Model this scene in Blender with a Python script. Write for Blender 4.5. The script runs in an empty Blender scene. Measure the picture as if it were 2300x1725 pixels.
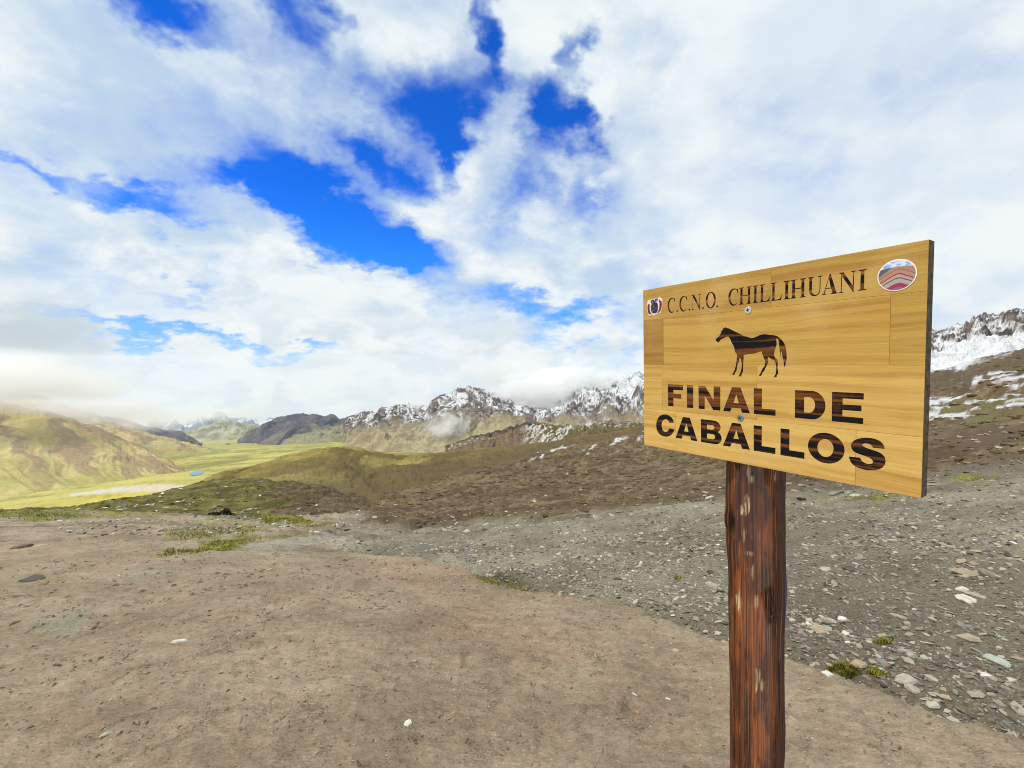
import bpy, math, random
import numpy as np
from mathutils import Vector, Matrix, Euler

random.seed(7)
rng = np.random.default_rng(7)
scene = bpy.context.scene
COL = scene.collection

# ------------------------------------------------------------------ camera
CH = 1.6                                   # eye height
PITCH = math.radians(3.0)                  # looking slightly down
cam_d = bpy.data.cameras.new('camera')
cam_d.sensor_width = 36.0
cam_d.lens = 36.0 * 1000.0 / 2300.0        # wide phone lens
cam_d.clip_start = 0.05
cam_d.clip_end = 60000.0
cam = bpy.data.objects.new('camera', cam_d)
cam.location = (0, 0, CH)
cam.rotation_euler = (math.pi / 2 - PITCH, 0, 0)
COL.objects.link(cam)
scene.camera = cam

# ------------------------------------------------------------------ render settings
scene.render.engine = 'CYCLES'
cy = scene.cycles
cy.use_denoising = True
try:
    cy.denoiser = 'OPENIMAGEDENOISE'
    cy.denoising_input_passes = 'RGB_ALBEDO_NORMAL'
    cy.denoising_prefilter = 'ACCURATE'
except Exception:
    pass
cy.diffuse_bounces = 2
cy.glossy_bounces = 2
cy.volume_bounces = 10
cy.max_bounces = 12
cy.use_adaptive_sampling = False
cy.pixel_filter_type = 'BLACKMAN_HARRIS'
cy.filter_width = 1.0
scene.view_settings.view_transform = 'Standard'
scene.view_settings.look = 'None'
scene.view_settings.exposure = 0.12
scene.view_settings.gamma = 1.0
scene.view_settings.use_curve_mapping = False

# ------------------------------------------------------------------ directions
cp, sp = math.cos(PITCH), math.sin(PITCH)


def cam_to_world_dir(v):
    x, y, z = v                            # right, down, forward
    return np.array([x, z * cp - y * sp, -z * sp - y * cp])


def pix_dir(px, py):
    return cam_to_world_dir(((px - 1150) / 1000.0, (py - 862.5) / 1000.0, 1.0))


def azel(px, py):
    d = pix_dir(px, py)
    return math.atan2(d[0], d[1]), d[2] / math.hypot(d[0], d[1])


# ------------------------------------------------------------------ sky and sun
SUN_DIR = Vector((-0.52, -0.13, 0.85)).normalized()
world = bpy.data.worlds.new('World')
scene.world = world
world.use_nodes = True


def build_sky():
    nt = world.node_tree
    N, L = nt.nodes, nt.links
    N.clear()

    def nd(t, **kw):
        n = N.new(t)
        for k, v in kw.items():
            setattr(n, k, v)
        return n

    def math_(op, a, b=None, c=None, clamp=False):
        n = nd('ShaderNodeMath', operation=op, use_clamp=clamp)
        for i, s in enumerate((a, b, c)):
            if s is None:
                continue
            if isinstance(s, (int, float)):
                n.inputs[i].default_value = s
            else:
                L.new(s, n.inputs[i])
        return n.outputs[0]

    def vmath(op, a, b=None):
        n = nd('ShaderNodeVectorMath', operation=op)
        for i, s in enumerate((a, b)):
            if s is None:
                continue
            if isinstance(s, (tuple, list)):
                n.inputs[i].default_value = s
            else:
                L.new(s, n.inputs[i])
        return n

    def noise(vec, scale, detail=5, rough=0.55, dist=0.0):
        n = nd('ShaderNodeTexNoise')
        n.inputs['Scale'].default_value = scale
        n.inputs['Detail'].default_value = detail
        n.inputs['Roughness'].default_value = rough
        n.inputs['Distortion'].default_value = dist
        L.new(vec, n.inputs['Vector'])
        return n

    def maprange(v, a, b, c, d, kind='SMOOTHSTEP'):
        n = nd('ShaderNodeMapRange', interpolation_type=kind)
        L.new(v, n.inputs[0])
        for i, q in enumerate((a, b, c, d)):
            n.inputs[i + 1].default_value = q
        return n.outputs[0]

    def mix(f, a, b):
        n = nd('ShaderNodeMix', data_type='RGBA')
        if isinstance(f, (int, float)):
            n.inputs[0].default_value = f
        else:
            L.new(f, n.inputs[0])
        for i, s in ((6, a), (7, b)):
            if isinstance(s, tuple):
                n.inputs[i].default_value = s
            else:
                L.new(s, n.inputs[i])
        return n.outputs[2]

    tc = nd('ShaderNodeTexCoord')
    d = tc.outputs['Generated']
    sep = nd('ShaderNodeSeparateXYZ')
    L.new(d, sep.inputs[0])
    z = sep.outputs[2]
    # cloud deck seen in perspective: direction projected on a level layer
    zz = math_('MAXIMUM', math_('ADD', z, 0.42), 0.12)
    comb = nd('ShaderNodeCombineXYZ')
    L.new(math_('DIVIDE', sep.outputs[0], zz), comb.inputs[0])
    L.new(math_('DIVIDE', sep.outputs[1], zz), comb.inputs[1])
    deck = comb.outputs[0]
    # warp the direction by the same turbulence, so openings have torn edges
    w1 = noise(deck, 3.0, 5, 0.6)
    wv = vmath('SUBTRACT', w1.outputs['Color'], (0.5, 0.5, 0.5)).outputs[0]
    ws = nd('ShaderNodeVectorMath', operation='SCALE')
    L.new(wv, ws.inputs[0])
    ws.inputs['Scale'].default_value = 0.22
    w2 = noise(deck, 12.0, 6, 0.62)
    wv2 = vmath('SUBTRACT', w2.outputs['Color'], (0.5, 0.5, 0.5)).outputs[0]
    ws2 = nd('ShaderNodeVectorMath', operation='SCALE')
    L.new(wv2, ws2.inputs[0])
    ws2.inputs['Scale'].default_value = 0.075
    dw = vmath('ADD', vmath('ADD', d, ws.outputs[0]).outputs[0], ws2.outputs[0]).outputs[0]

    def blob(px, py, hx, hy, rot, w, inner=0.05, outer=1.55):
        c = Vector(pix_dir(px, py)).normalized()
        right = Vector((0, 0, 1)).cross(c) * -1.0
        right.normalize()
        down = c.cross(right)
        if down.z > 0:
            down = -down
        a = math.radians(rot)
        t1 = right * math.cos(a) + down * math.sin(a)
        t2 = down * math.cos(a) - right * math.sin(a)
        M = Matrix((t1, t2, t1.cross(t2))).transposed()
        k = c.dot(Vector(cam_to_world_dir((0, 0, 1))))      # wide-angle: pixels cover less angle off axis
        m = nd('ShaderNodeMapping', vector_type='TEXTURE')
        m.inputs['Location'].default_value = c
        m.inputs['Rotation'].default_value = M.to_euler('XYZ')
        m.inputs['Scale'].default_value = (hx / 1000 * k * (0.55 + 0.45 * k), hy / 1000 * k * (0.7 + 0.3 * k), 1.5)
        L.new(dw, m.inputs['Vector'])
        ln = vmath('LENGTH', m.outputs[0]).outputs['Value']
        return maprange(ln, inner, outer, w, 0.0)

    gaps = [(350, 10, 150, 55, 8, 1.0), (690, 30, 120, 60, 40, 1.0), (1092, 50, 34, 100, -8, 0.95),
            (975, 255, 105, 105, 0, 1.3), (850, 375, 120, 55, 25, 1.05), (1005, 330, 40, 60, 0, .6),
            (800, 515, 230, 72, 27, 1.5), (590, 450, 130, 40, 8, .9), (880, 590, 60, 50, 30, 1.0),
            (300, 455, 130, 34, 12, 0.85), (1250, 255, 80, 75, 35, 1.2), (1285, 105, 34, 40, 0, .7),
            (60, 343, 70, 22, 10, 0.6), (400, 757, 210, 24, 8, 0.85), (640, 775, 110, 20, 8, 0.85),
            (1150, 680, 95, 30, 8, 0.65), (1290, 720, 85, 40, -20, 0.85), (1425, 795, 40, 40, 0, 0.5),
            (1180, 410, 50, 60, 40, 0.5), (1300, 450, 35, 70, 20, 0.42), (1310, 300, 40, 50, 0, .6),
            (420, 655, 90, 20, 5, 0.35), (840, 200, 40, 40, 0, .4), (1120, 190, 60, 30, 0, .55),
            (770, 350, 330, 170, 25, .22), (1190, 340, 170, 210, 0, .34), (520, 50, 380, 70, 10, .32), (380, 440, 240, 60, 5, .34), (1200, 700, 230, 60, 5, .28), (930, 420, 90, 60, 40, .12), (1060, 150, 80, 150, 0, .3)]
    tot = None
    for g in gaps:
        o = blob(*g)
        tot = o if tot is None else math_('ADD', tot, o)
    base = noise(deck, 1.6, 6, 0.52, 0.3)
    fine = noise(deck, 6.0, 6, 0.55, 0.2)
    cover = math_('ADD', math_('MULTIPLY', base.outputs['Fac'], 0.9), math_('MULTIPLY', fine.outputs['Fac'], 0.75))
    cover = math_('ADD', cover, 0.05)                         # about 0.85 on average
    cover = math_('SUBTRACT', cover, math_('MULTIPLY', tot, 0.80))
    wisp = noise(deck, 19.0, 6, 0.65, 0.4)
    cover = math_('ADD', cover, math_('MULTIPLY', math_('SUBTRACT', wisp.outputs['Fac'], 0.5), 0.24))
    alpha = maprange(cover, -0.08, 0.92, 0.0, 1.0)
    # cloud body: white crowns, blue grey hollows
    sh = noise(deck, 1.5, 5, 0.5, 0.2)
    sh2 = noise(deck, 4.6, 6, 0.55, 0.4)
    shade = math_('ADD', math_('MULTIPLY', sh.outputs['Fac'], 0.55), math_('MULTIPLY', sh2.outputs['Fac'], 0.45))
    body = maprange(shade, 0.40, 0.56, 0.0, 1.0)
    thick = maprange(cover, 0.45, 0.95, 0.0, 1.0)
    body = math_('MULTIPLY', body, thick)
    cloud = mix(body, (4.9, 6.25, 7.7, 1), (8.3, 8.75, 8.8, 1))
    # heaped banks along the horizon
    hz = nd('ShaderNodeMapping')
    L.new(d, hz.inputs['Vector'])
    hz.inputs['Scale'].default_value = (1.0, 1.0, 1.9)
    pf = noise(hz.outputs[0], 7.5, 7, 0.55, 0.35)
    heap = mix(maprange(pf.outputs['Fac'], 0.40, 0.56, 0.0, 1.0), (6.4, 7.3, 7.9, 1), (8.7, 8.95, 8.95, 1))
    cloud = mix(maprange(z, 0.05, 0.16, 0.85, 0.0), cloud, heap)
    # a rain-grey bank low on the left
    bank = blob(10, 800, 330, 170, 0, 1.0, 0.0, 1.2)
    cloud = mix(math_('MULTIPLY', bank, 0.9), cloud, (4.7, 5.6, 5.85, 1))
    # thin bright overcast to the right
    veil = blob(1900, 300, 620, 560, 0, 1.0, 0.45, 1.3)
    cloud = mix(math_('MULTIPLY', veil, 0.55), cloud, (8.1, 8.6, 8.75, 1))
    sky = nd('ShaderNodeTexSky', sky_type='NISHITA')
    sky.sun_disc = False
    sky.sun_elevation = math.asin(SUN_DIR.z)
    sky.sun_rotation = math.atan2(SUN_DIR.x, SUN_DIR.y)
    sky.altitude = 4800
    sky.air_density = 1.0
    sky.dust_density = 0.2
    sky.ozone_density = 3.0
    tintn = vmath('MULTIPLY', sky.outputs[0], (0.0, 0.92, 2.5))
    low = maprange(z, 0.0, 0.36, 1.0, 0.0)
    blue = mix(math_('MULTIPLY', low, 0.7), tintn.outputs[0], (0.5, 3.8, 8.2, 1))
    col = mix(alpha, blue, cloud)
    bg = nd('ShaderNodeBackground')
    bg.inputs['Strength'].default_value = 0.1
    L.new(col, bg.inputs['Color'])
    out = nd('ShaderNodeOutputWorld')
    L.new(bg.outputs[0], out.inputs[0])


build_sky()
world.cycles.sampling_method = 'MANUAL'
world.cycles.sample_map_resolution = 512

sun_d = bpy.data.lights.new('sun', 'SUN')
sun_d.energy = 3.0
sun_d.angle = math.radians(7)
sun_d.color = (1.0, 0.93, 0.80)
sun = bpy.data.objects.new('sun', sun_d)
sun.rotation_euler = SUN_DIR.to_track_quat('Z', 'Y').to_euler()
sun.location = (0, 0, 50)
COL.objects.link(sun)

# ------------------------------------------------------------------ numpy noise
def _hash_grad(seed):
    r = np.random.default_rng(seed)
    a = r.random(4096) * 2 * np.pi
    return r.permutation(4096), np.cos(a), np.sin(a)


_GR = {}


def perlin(x, y, seed=0):
    if seed not in _GR:
        _GR[seed] = _hash_grad(seed)
    P, GX, GY = _GR[seed]
    x0 = np.floor(x).astype(np.int64)
    y0 = np.floor(y).astype(np.int64)
    fx, fy = x - x0, y - y0
    u = fx * fx * fx * (fx * (fx * 6 - 15) + 10)
    v = fy * fy * fy * (fy * (fy * 6 - 15) + 10)

    def g(ix, iy, dx, dy):
        h = P[(P[ix & 4095] + iy) & 4095]
        return GX[h] * dx + GY[h] * dy
    a = g(x0, y0, fx, fy)
    b = g(x0 + 1, y0, fx - 1, fy)
    c = g(x0, y0 + 1, fx, fy - 1)
    d = g(x0 + 1, y0 + 1, fx - 1, fy - 1)
    return 1.5 * (a + u * (b - a) + v * ((c + u * (d - c)) - (a + u * (b - a))))


def fbm(x, y, oct=4, seed=0, gain=0.5, lac=2.03):
    s = np.zeros(np.broadcast(x, y).shape)
    a, f = 1.0, 1.0
    for i in range(oct):
        s += a * perlin(x * f + i * 17.3, y * f - i * 9.1, seed + i)
        a *= gain
        f *= lac
    return s


def ridged(x, y, oct=4, seed=0, gain=0.55, lac=2.1):
    s = np.zeros(np.broadcast(x, y).shape)
    a, f, t = 1.0, 1.0, 0.0
    for i in range(oct):
        s += a * (1 - 2 * np.abs(perlin(x * f + i * 7.7, y * f + i * 3.1, seed + i)))
        t += a
        a *= gain
        f *= lac
    return s / t


def sstep(a, b, x):
    t = np.clip((x - a) / (b - a), 0, 1)
    return t * t * (3 - 2 * t)


def lerp3(c, d, t):
    c, d = np.asarray(c, float), np.asarray(d, float)
    return c + (d - c) * t[..., None]


# ------------------------------------------------------------------ mesh helpers
def mesh_arrays(name, verts, faces, colors=None, smooth=True, mat=None, attr='tint'):
    """faces: (n,3) or (n,4) int array"""
    me = bpy.data.meshes.new(name)
    verts = np.ascontiguousarray(verts, dtype=np.float32).reshape(-1, 3)
    faces = np.ascontiguousarray(faces, dtype=np.int32)
    n, k = faces.shape
    me.vertices.add(len(verts))
    me.vertices.foreach_set('co', verts.ravel())
    me.loops.add(n * k)
    me.loops.foreach_set('vertex_index', faces.ravel())
    me.polygons.add(n)
    me.polygons.foreach_set('loop_start', np.arange(0, n * k, k, dtype=np.int32))
    me.polygons.foreach_set('use_smooth', np.full(n, bool(smooth)))
    me.update(calc_edges=True)
    me.validate()
    if colors is not None:
        at = me.attributes.new(attr, 'FLOAT_COLOR', 'POINT')
        c = np.ones((len(verts), 4), dtype=np.float32)
        c[:, :colors.shape[1]] = colors
        at.data.foreach_set('color', c.ravel())
    if mat:
        me.materials.append(mat)
    return me


def link(name, me, parent=None, kind=None, loc=None):
    o = bpy.data.objects.new(name, me)
    COL.objects.link(o)
    if parent is not None:
        o.parent = parent
    if kind:
        o['kind'] = kind
    if loc is not None:
        o.location = loc
    return o


def tag(o, label, cat, group=None):
    o['label'] = label
    o['category'] = cat
    if group:
        o['group'] = group
    return o


def grid_faces(na, nb):
    i = np.arange(na - 1)[:, None] * nb + np.arange(nb - 1)[None, :]
    i = i.ravel()
    return np.stack([i, i + nb, i + nb + 1, i + 1], 1)       # a = azimuth (left to right), b = outward


# ------------------------------------------------------------------ materials
def new_mat(name):
    m = bpy.data.materials.new(name)
    m.use_nodes = True
    nt = m.node_tree
    b = nt.nodes['Principled BSDF']
    return m, nt, b


class NB:
    def __init__(s, nt):
        s.nt = nt

    def n(s, t, **kw):
        n = s.nt.nodes.new(t)
        for k, v in kw.items():
            setattr(n, k, v)
        return n

    def set(s, n, i, v):
        if v is None:
            return
        if hasattr(v, 'is_output') or isinstance(v, bpy.types.NodeSocket):
            s.nt.links.new(v, n.inputs[i])
        else:
            n.inputs[i].default_value = v

    def math(s, op, a, b=None, c=None, clamp=False):
        n = s.n('ShaderNodeMath', operation=op, use_clamp=clamp)
        for i, v in enumerate((a, b, c)):
            s.set(n, i, v)
        return n.outputs[0]

    def vm(s, op, a, b=None):
        n = s.n('ShaderNodeVectorMath', operation=op)
        s.set(n, 0, a)
        s.set(n, 1, b)
        return n.outputs[0]

    def noise(s, vec, scale, detail=4, rough=0.55, dist=0.0):
        n = s.n('ShaderNodeTexNoise')
        s.set(n, 'Vector', vec)
        s.set(n, 'Scale', scale)
        s.set(n, 'Detail', detail)
        s.set(n, 'Roughness', rough)
        s.set(n, 'Distortion', dist)
        return n.outputs['Fac']

    def voro(s, vec, scale, feature='F1', out='Distance', rnd=1.0):
        n = s.n('ShaderNodeTexVoronoi', feature=feature)
        s.set(n, 'Vector', vec)
        s.set(n, 'Scale', scale)
        s.set(n, 'Randomness', rnd)
        return n.outputs[out]

    def mr(s, v, a, b, c=0.0, d=1.0, smooth=True):
        n = s.n('ShaderNodeMapRange', interpolation_type='SMOOTHSTEP' if smooth else 'LINEAR')
        s.set(n, 0, v)
        for i, q in enumerate((a, b, c, d)):
            s.set(n, i + 1, q)
        return n.outputs[0]

    def mix(s, f, a, b, blend='MIX'):
        n = s.n('ShaderNodeMix', data_type='RGBA', blend_type=blend)
        s.set(n, 0, f)
        s.set(n, 6, a)
        s.set(n, 7, b)
        return n.outputs[2]

    def attr(s, name, out='Color'):
        n = s.n('ShaderNodeAttribute', attribute_name=name)
        return n.outputs[out]

    def pos(s):
        return s.n('ShaderNodeNewGeometry').outputs['Position']

    def objco(s):
        return s.n('ShaderNodeTexCoord').outputs['Object']

    def bump(s, h, strength, dist):
        n = s.n('ShaderNodeBump')
        s.set(n, 'Strength', strength)
        s.set(n, 'Distance', dist)
        s.set(n, 'Height', h)
        return n.outputs[0]

    def mapping(s, vec, scale=(1, 1, 1), loc=(0, 0, 0), rot=(0, 0, 0)):
        n = s.n('ShaderNodeMapping')
        s.set(n, 'Vector', vec)
        n.inputs['Scale'].default_value = scale
        n.inputs['Location'].default_value = loc
        n.inputs['Rotation'].default_value = rot
        return n.outputs[0]


def mat_land(name, scale, bump_d, contrast=0.35, rough=0.95):
    """land cover from the tint attribute, broken up by grain at the given scale (1/m)"""
    m, nt, b = new_mat(name)
    k = NB(nt)
    p = k.pos()
    t = k.attr('tint')
    n1 = k.noise(p, scale, 6, 0.65)
    n2 = k.noise(k.mapping(p, (1, 1, 2.0)), scale * 4.3, 4, 0.6)
    f = k.math('ADD', k.math('MULTIPLY', n1, 0.6), k.math('MULTIPLY', n2, 0.4))
    g = k.mr(f, 0.3, 0.7, 1.0 - contrast, 1.0 + contrast, False)
    col = k.mix(1.0, t, g, 'MULTIPLY')
    k.set(b, 'Base Color', col)
    k.set(b, 'Roughness', rough)
    k.set(b, 'Specular IOR Level', 0.1)
    k.set(b, 'Normal', k.bump(f, 1.0, bump_d))
    return m


def mat_soil(name, speck=0.0, fine=1.0, big=0.010):
    """close soil: tint attribute + scuffed relief + pale and dark grit"""
    m, nt, b = new_mat(name)
    k = NB(nt)
    p = k.pos()
    t = k.attr('tint')
    pw = k.mapping(p, (1.0, 2.2, 1.0), rot=(0, 0, math.radians(20)))
    n0 = k.noise(p, 1.1, 5, 0.6)
    n1 = k.noise(pw, 11.0, 6, 0.68, 0.6)
    n2 = k.noise(pw, 44.0, 6, 0.68, 0.9)
    n3 = k.noise(p, 160.0, 4, 0.7)
    v = k.voro(p, 55.0, 'F1', 'Distance')
    vc = k.voro(p, 55.0, 'F1', 'Color')
    sv = k.n('ShaderNodeSeparateColor')
    k.set(sv, 0, vc)
    h = k.math('ADD', k.math('MULTIPLY', n1, 0.36), k.math('ADD', k.math('MULTIPLY', n2, 0.40), k.math('MULTIPLY', n3, 0.24)))
    # short dark scuffs and drying cracks, in patches
    wv = k.n('ShaderNodeVectorMath', operation='SCALE')
    wn = k.n('ShaderNodeTexNoise')
    k.set(wn, 'Vector', p)
    wn.inputs['Scale'].default_value = 9.0
    wn.inputs['Detail'].default_value = 4
    k.set(wv, 0, wn.outputs['Color'])
    wv.inputs['Scale'].default_value = 0.09
    crk = k.voro(k.vm('ADD', pw, wv.outputs[0]), 36.0, 'DISTANCE_TO_EDGE')
    crk = k.math('MULTIPLY', k.mr(crk, 0.0, 0.16, 1.0, 0.0), k.mr(k.noise(p, 7.5, 5, 0.65), 0.52, 0.66))
    h = k.math('SUBTRACT', h, k.math('MULTIPLY', crk, 0.12))
    g = k.mr(h, 0.36, 0.60, 0.56, 1.30, False)  # low spots also darkened in colour, standing in for fine relief shade
    col = k.mix(1.0, t, g, 'MULTIPLY')
    col = k.mix(1.0, col, k.mr(n0, 0.3, 0.7, 0.84, 1.14, False), 'MULTIPLY')
    pale = k.math('MULTIPLY', k.mr(v, 0.16, 0.24, 1.0, 0.0), k.mr(sv.outputs[0], 0.90, 0.93, 0.0, 1.0))
    dark = k.math('MULTIPLY', k.mr(v, 0.2, 0.36, 1.0, 0.0), k.mr(sv.outputs[1], 0.84, 0.88, 0.0, 1.0))
    col = k.mix(k.math('MULTIPLY', pale, 0.8), col, (0.52, 0.47, 0.38, 1))
    col = k.mix(k.math('MULTIPLY', dark, 0.55), col, (0.11, 0.075, 0.05, 1))
    if speck:
        v2 = k.voro(k.mapping(p, (1, 1.5, 1)), 24.0, 'F1', 'Distance')
        c2 = k.n('ShaderNodeSeparateColor')
        k.set(c2, 0, k.voro(k.mapping(p, (1, 1.5, 1)), 24.0, 'F1', 'Color'))
        edge = k.mr(v2, 0.28, 0.52, 1.0, 0.0)
        tone = k.mr(c2.outputs[0], 0.0, 1.0, 0.5, 1.55, False)
        col = k.mix(k.math('MULTIPLY', edge, speck), col, k.mix(1.0, t, tone, 'MULTIPLY'))
        h = k.math('ADD', h, k.math('MULTIPLY', edge, 0.5))
    k.set(b, 'Base Color', col)
    k.set(b, 'Roughness', 0.95)
    k.set(b, 'Specular IOR Level', 0.15)
    k.set(b, 'Normal', k.bump(h, fine, big))
    return m


# ------------------------------------------------------------------ near ground: sightline columns -> heights
# each column: (photo x, [(photo y, distance)...]) turned into azimuth and height
GCOLS = [
    (-420, [(1725, 3.1), (1400, 6.0), (1240, 13), (1190, 22), (1160, 34)]),
    (0, [(1725, 2.6), (1400, 4.7), (1300, 6.6), (1220, 11), (1180, 17), (1150, 27), (1138, 36)]),
    (400, [(1725, 2.0), (1400, 3.5), (1300, 5.0), (1237, 7.2), (1190, 12), (1170, 18), (1156, 25), (1146, 32)]),
    (697, [(1725, 1.75), (1400, 3.0), (1300, 4.4), (1225, 7.2), (1190, 11.5), (1172, 16), (1160, 19), (1149, 23)]),
    (850, [(1725, 1.70), (1400, 2.9), (1300, 4.3), (1237, 6.5), (1200, 10), (1182, 14), (1160, 18), (1120, 27), (1092, 40)]),
    (1000, [(1725, 1.68), (1400, 2.9), (1290, 4.4), (1220, 7.3), (1182, 14), (1155, 19), (1110, 32), (1055, 60)]),
    (1200, [(1725, 1.7), (1400, 2.9), (1322, 4.0), (1250, 5.9), (1190, 9.5), (1172, 13), (1135, 20), (1080, 36), (1030, 64), (1000, 95)]),
    (1450, [(1725, 1.78), (1400, 3.2), (1330, 4.0), (1250, 5.4), (1180, 8.2), (1150, 12), (1110, 19), (1060, 33), (1000, 65), (966, 120)]),
    (1800, [(1725, 2.05), (1500, 2.9), (1350, 4.2), (1250, 5.6), (1160, 8.2), (1110, 11.5), (1060, 18), (990, 34), (920, 66), (900, 90), (885, 110)]),
    (2075, [(1725, 2.35), (1500, 3.3), (1300, 5.2), (1180, 7.6), (1110, 10.5), (1060, 15), (1000, 23), (935, 38), (880, 62), (842, 100), (834, 115)]),
    (2300, [(1725, 2.6), (1500, 3.6), (1300, 5.4), (1150, 8.2), (1080, 11.5), (1000, 18), (930, 30), (885, 46), (830, 78), (790, 110), (776, 130)]),
    (2800, [(1725, 3.4), (1400, 5.2), (1150, 9.0), (1000, 16), (900, 30), (800, 60), (710, 115), (690, 135)]),
]
NPHI, NR = 850, 330
PHI = np.linspace(math.radians(-64), math.radians(64), NPHI)
RR = np.exp(np.linspace(math.log(0.55), math.log(260.0), NR))
_LR = np.log(RR)


def _ground_base():
    Zc, Pc = [], []
    for px, pts in GCOLS:
        ph = azel(px, 862)[0]
        ls, zs = [math.log(0.5)], [0.0]
        for py, r in pts:
            e = azel(px, py)[1]
            ls.append(math.log(r))
            zs.append(CH + e * r)
        rl = pts[-1][1]
        if px < 2000:
            drop = 0.30 if px < 1500 else 0.1
            ls += [math.log(rl * 1.25), math.log(rl * 2), math.log(600)]
            zs += [zs[-1] - (drop + abs(min(0, zs[-1] - CH)) / rl) * rl * 0.25]
            zs += [zs[-1] - (drop + .25) * rl * 0.75]
            zs += [zs[-1] - (drop + .3) * (600 - 2 * rl)]
        else:
            ls.append(math.log(600))
            zs.append(zs[-1] - 20)
        z = np.interp(_LR, ls, zs)
        kern = np.exp(-0.5 * (np.arange(-14, 15) / 5.5) ** 2)
        kern /= kern.sum()
        zp = np.concatenate([np.full(14, z[0]), z, z[-1] + (z[-1] - z[-2]) * np.arange(1, 15)])
        Zc.append(np.convolve(zp, kern, 'valid'))
        Pc.append(ph)
    Zc, Pc = np.array(Zc), np.array(Pc)
    Z = np.empty((NPHI, NR))
    for j in range(NR):
        Z[:, j] = np.interp(PHI, Pc, Zc[:, j])
    kern = np.exp(-0.5 * (np.arange(-40, 41) / 14.0) ** 2)
    kern /= kern.sum()
    Zp = np.concatenate([np.repeat(Z[:1], 40, 0), Z, np.repeat(Z[-1:], 40, 0)])
    out = np.zeros_like(Z)
    for i, w in enumerate(kern):
        out += w * Zp[i:i + NPHI]
    return out


GZ0 = _ground_base()


def r_at(phi, e, Z=None):
    """distance along azimuth phi where the bare ground meets elevation slope e (first hit)"""
    Z = GZ0 if Z is None else Z
    i = int(round((phi - PHI[0]) / (PHI[1] - PHI[0])))
    i = min(max(i, 0), NPHI - 1)
    ee = (Z[i] - CH) / RR
    k = int(np.argmax(ee >= e)) if (ee >= e).any() else int(np.argmax(ee))
    if k == 0:
        return RR[0]
    t = (e - ee[k - 1]) / max(1e-9, ee[k] - ee[k - 1])
    return float(RR[k - 1] + (RR[k] - RR[k - 1]) * min(max(t, 0), 1))


def curve_r(pts):
    """photo polyline on the ground -> r(phi) sampled on PHI"""
    ph, lr = [], []
    for px, py in pts:
        a, e = azel(px, py)
        ph.append(a)
        lr.append(math.log(r_at(a, e)))
    o = np.argsort(ph)
    return np.exp(np.interp(PHI, np.array(ph)[o], np.array(lr)[o]))


# edge of the trodden path and foot of the brown slope
R_EDGE = curve_r([(-300, 1215), (0, 1212), (200, 1218), (430, 1236), (582, 1233), (700, 1236), (790, 1238), (936, 1253), (1040, 1279), (1122, 1308), (1248, 1329),
                  (1383, 1357), (1508, 1388), (1622, 1419), (1768, 1471), (1924, 1529), (2028, 1570),
                  (2184, 1622), (2300, 1659), (2500, 1720)])
R_TOE = curve_r([(560, 1158), (700, 1166), (760, 1176), (860, 1184), (960, 1180), (1100, 1172), (1300, 1160), (1450, 1138),
                 (1800, 1110), (1950, 1105), (2080, 1085), (2300, 1075), (2500, 1065)])
P2, R2 = np.meshgrid(PHI, RR, indexing='ij')
GX, GY = R2 * np.sin(P2), R2 * np.cos(P2)
TOE = np.log(R2 / R_TOE[:, None])                 # >0 on the slope
TOE = TOE + 0.10 * fbm(GX / 2.2, GY / 2.2, 3, 21)
E_DEG = np.degrees(P2)
RIGHT = sstep(-20.5, -17.0, E_DEG)                # azimuths that look onto the slope
SLOPE = sstep(-0.03, 0.12, TOE) * RIGHT
EDGE = np.log(R2 / R_EDGE[:, None])               # >0 beyond the path


def ground_relief(x, y, r, slope):
    gravel = 0.035 * fbm(x / 0.55, y / 0.55, 4, 31) * np.clip(r / 4, 0.3, 2.0)
    swell = 0.10 * fbm(x / 3.1, y / 3.1, 3, 35) * sstep(3, 9, r)
    bank = 0.08 * np.maximum(0, fbm(x / 1.0, y / 1.8, 4, 41, 0.6)) * np.clip(r / 18, 0.6, 4.5)
    hum = 0.38 * fbm(x / 9.0, y / 9.0, 4, 45, 0.55) * np.clip(r / 40, 0.2, 3.0)
    return gravel + swell + slope * (bank + hum)


GZ = GZ0 + ground_relief(GX, GY, R2, SLOPE)
# the toe of the slope: a small undercut step down to the gravel
GZ -= 0.16 * np.exp(-((TOE + 0.01) / 0.035) ** 2) * RIGHT * np.clip(R2 / 14, 0.5, 2)
# gravel lies a hand lower than the trodden path and dips along its edge
GZ -= 0.05 * sstep(0.10, -0.02, EDGE)
GZ -= 0.03 * np.exp(-((EDGE - 0.02) / 0.05) ** 2)


def ground_z(phi, r):
    fi = np.clip((phi - PHI[0]) / (PHI[1] - PHI[0]), 0, NPHI - 1.001)
    fj = np.clip((np.log(r) - _LR[0]) / (_LR[1] - _LR[0]), 0, NR - 1.001)
    i, j = np.floor(fi).astype(int), np.floor(fj).astype(int)
    a, b = fi - i, fj - j
    return (GZ[i, j] * (1 - a) * (1 - b) + GZ[i + 1, j] * a * (1 - b) + GZ[i, j + 1] * (1 - a) * b + GZ[i + 1, j + 1] * a * b)


def grid_at(A, phi, r):
    i = np.clip(np.round((phi - PHI[0]) / (PHI[1] - PHI[0])).astype(int), 0, NPHI - 1)
    j = np.clip(np.round((np.log(r) - _LR[0]) / (_LR[1] - _LR[0])).astype(int), 0, NR - 1)
    return A[i, j]


def photo_y(phi, z, r):
    """how far down the view a point sits, as elevation slope turned to photo rows (for laying out land cover)"""
    e = (z - CH) / r
    c = np.cos(phi)
    vy, vz = c, e
    zc = vy * cp - vz * sp
    yc = -vy * sp - vz * cp
    return 862.5 + 1000 * yc / zc, 1150 + 1000 * np.sin(phi) / zc


GPY, GPX = photo_y(P2, GZ0, R2)


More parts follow.
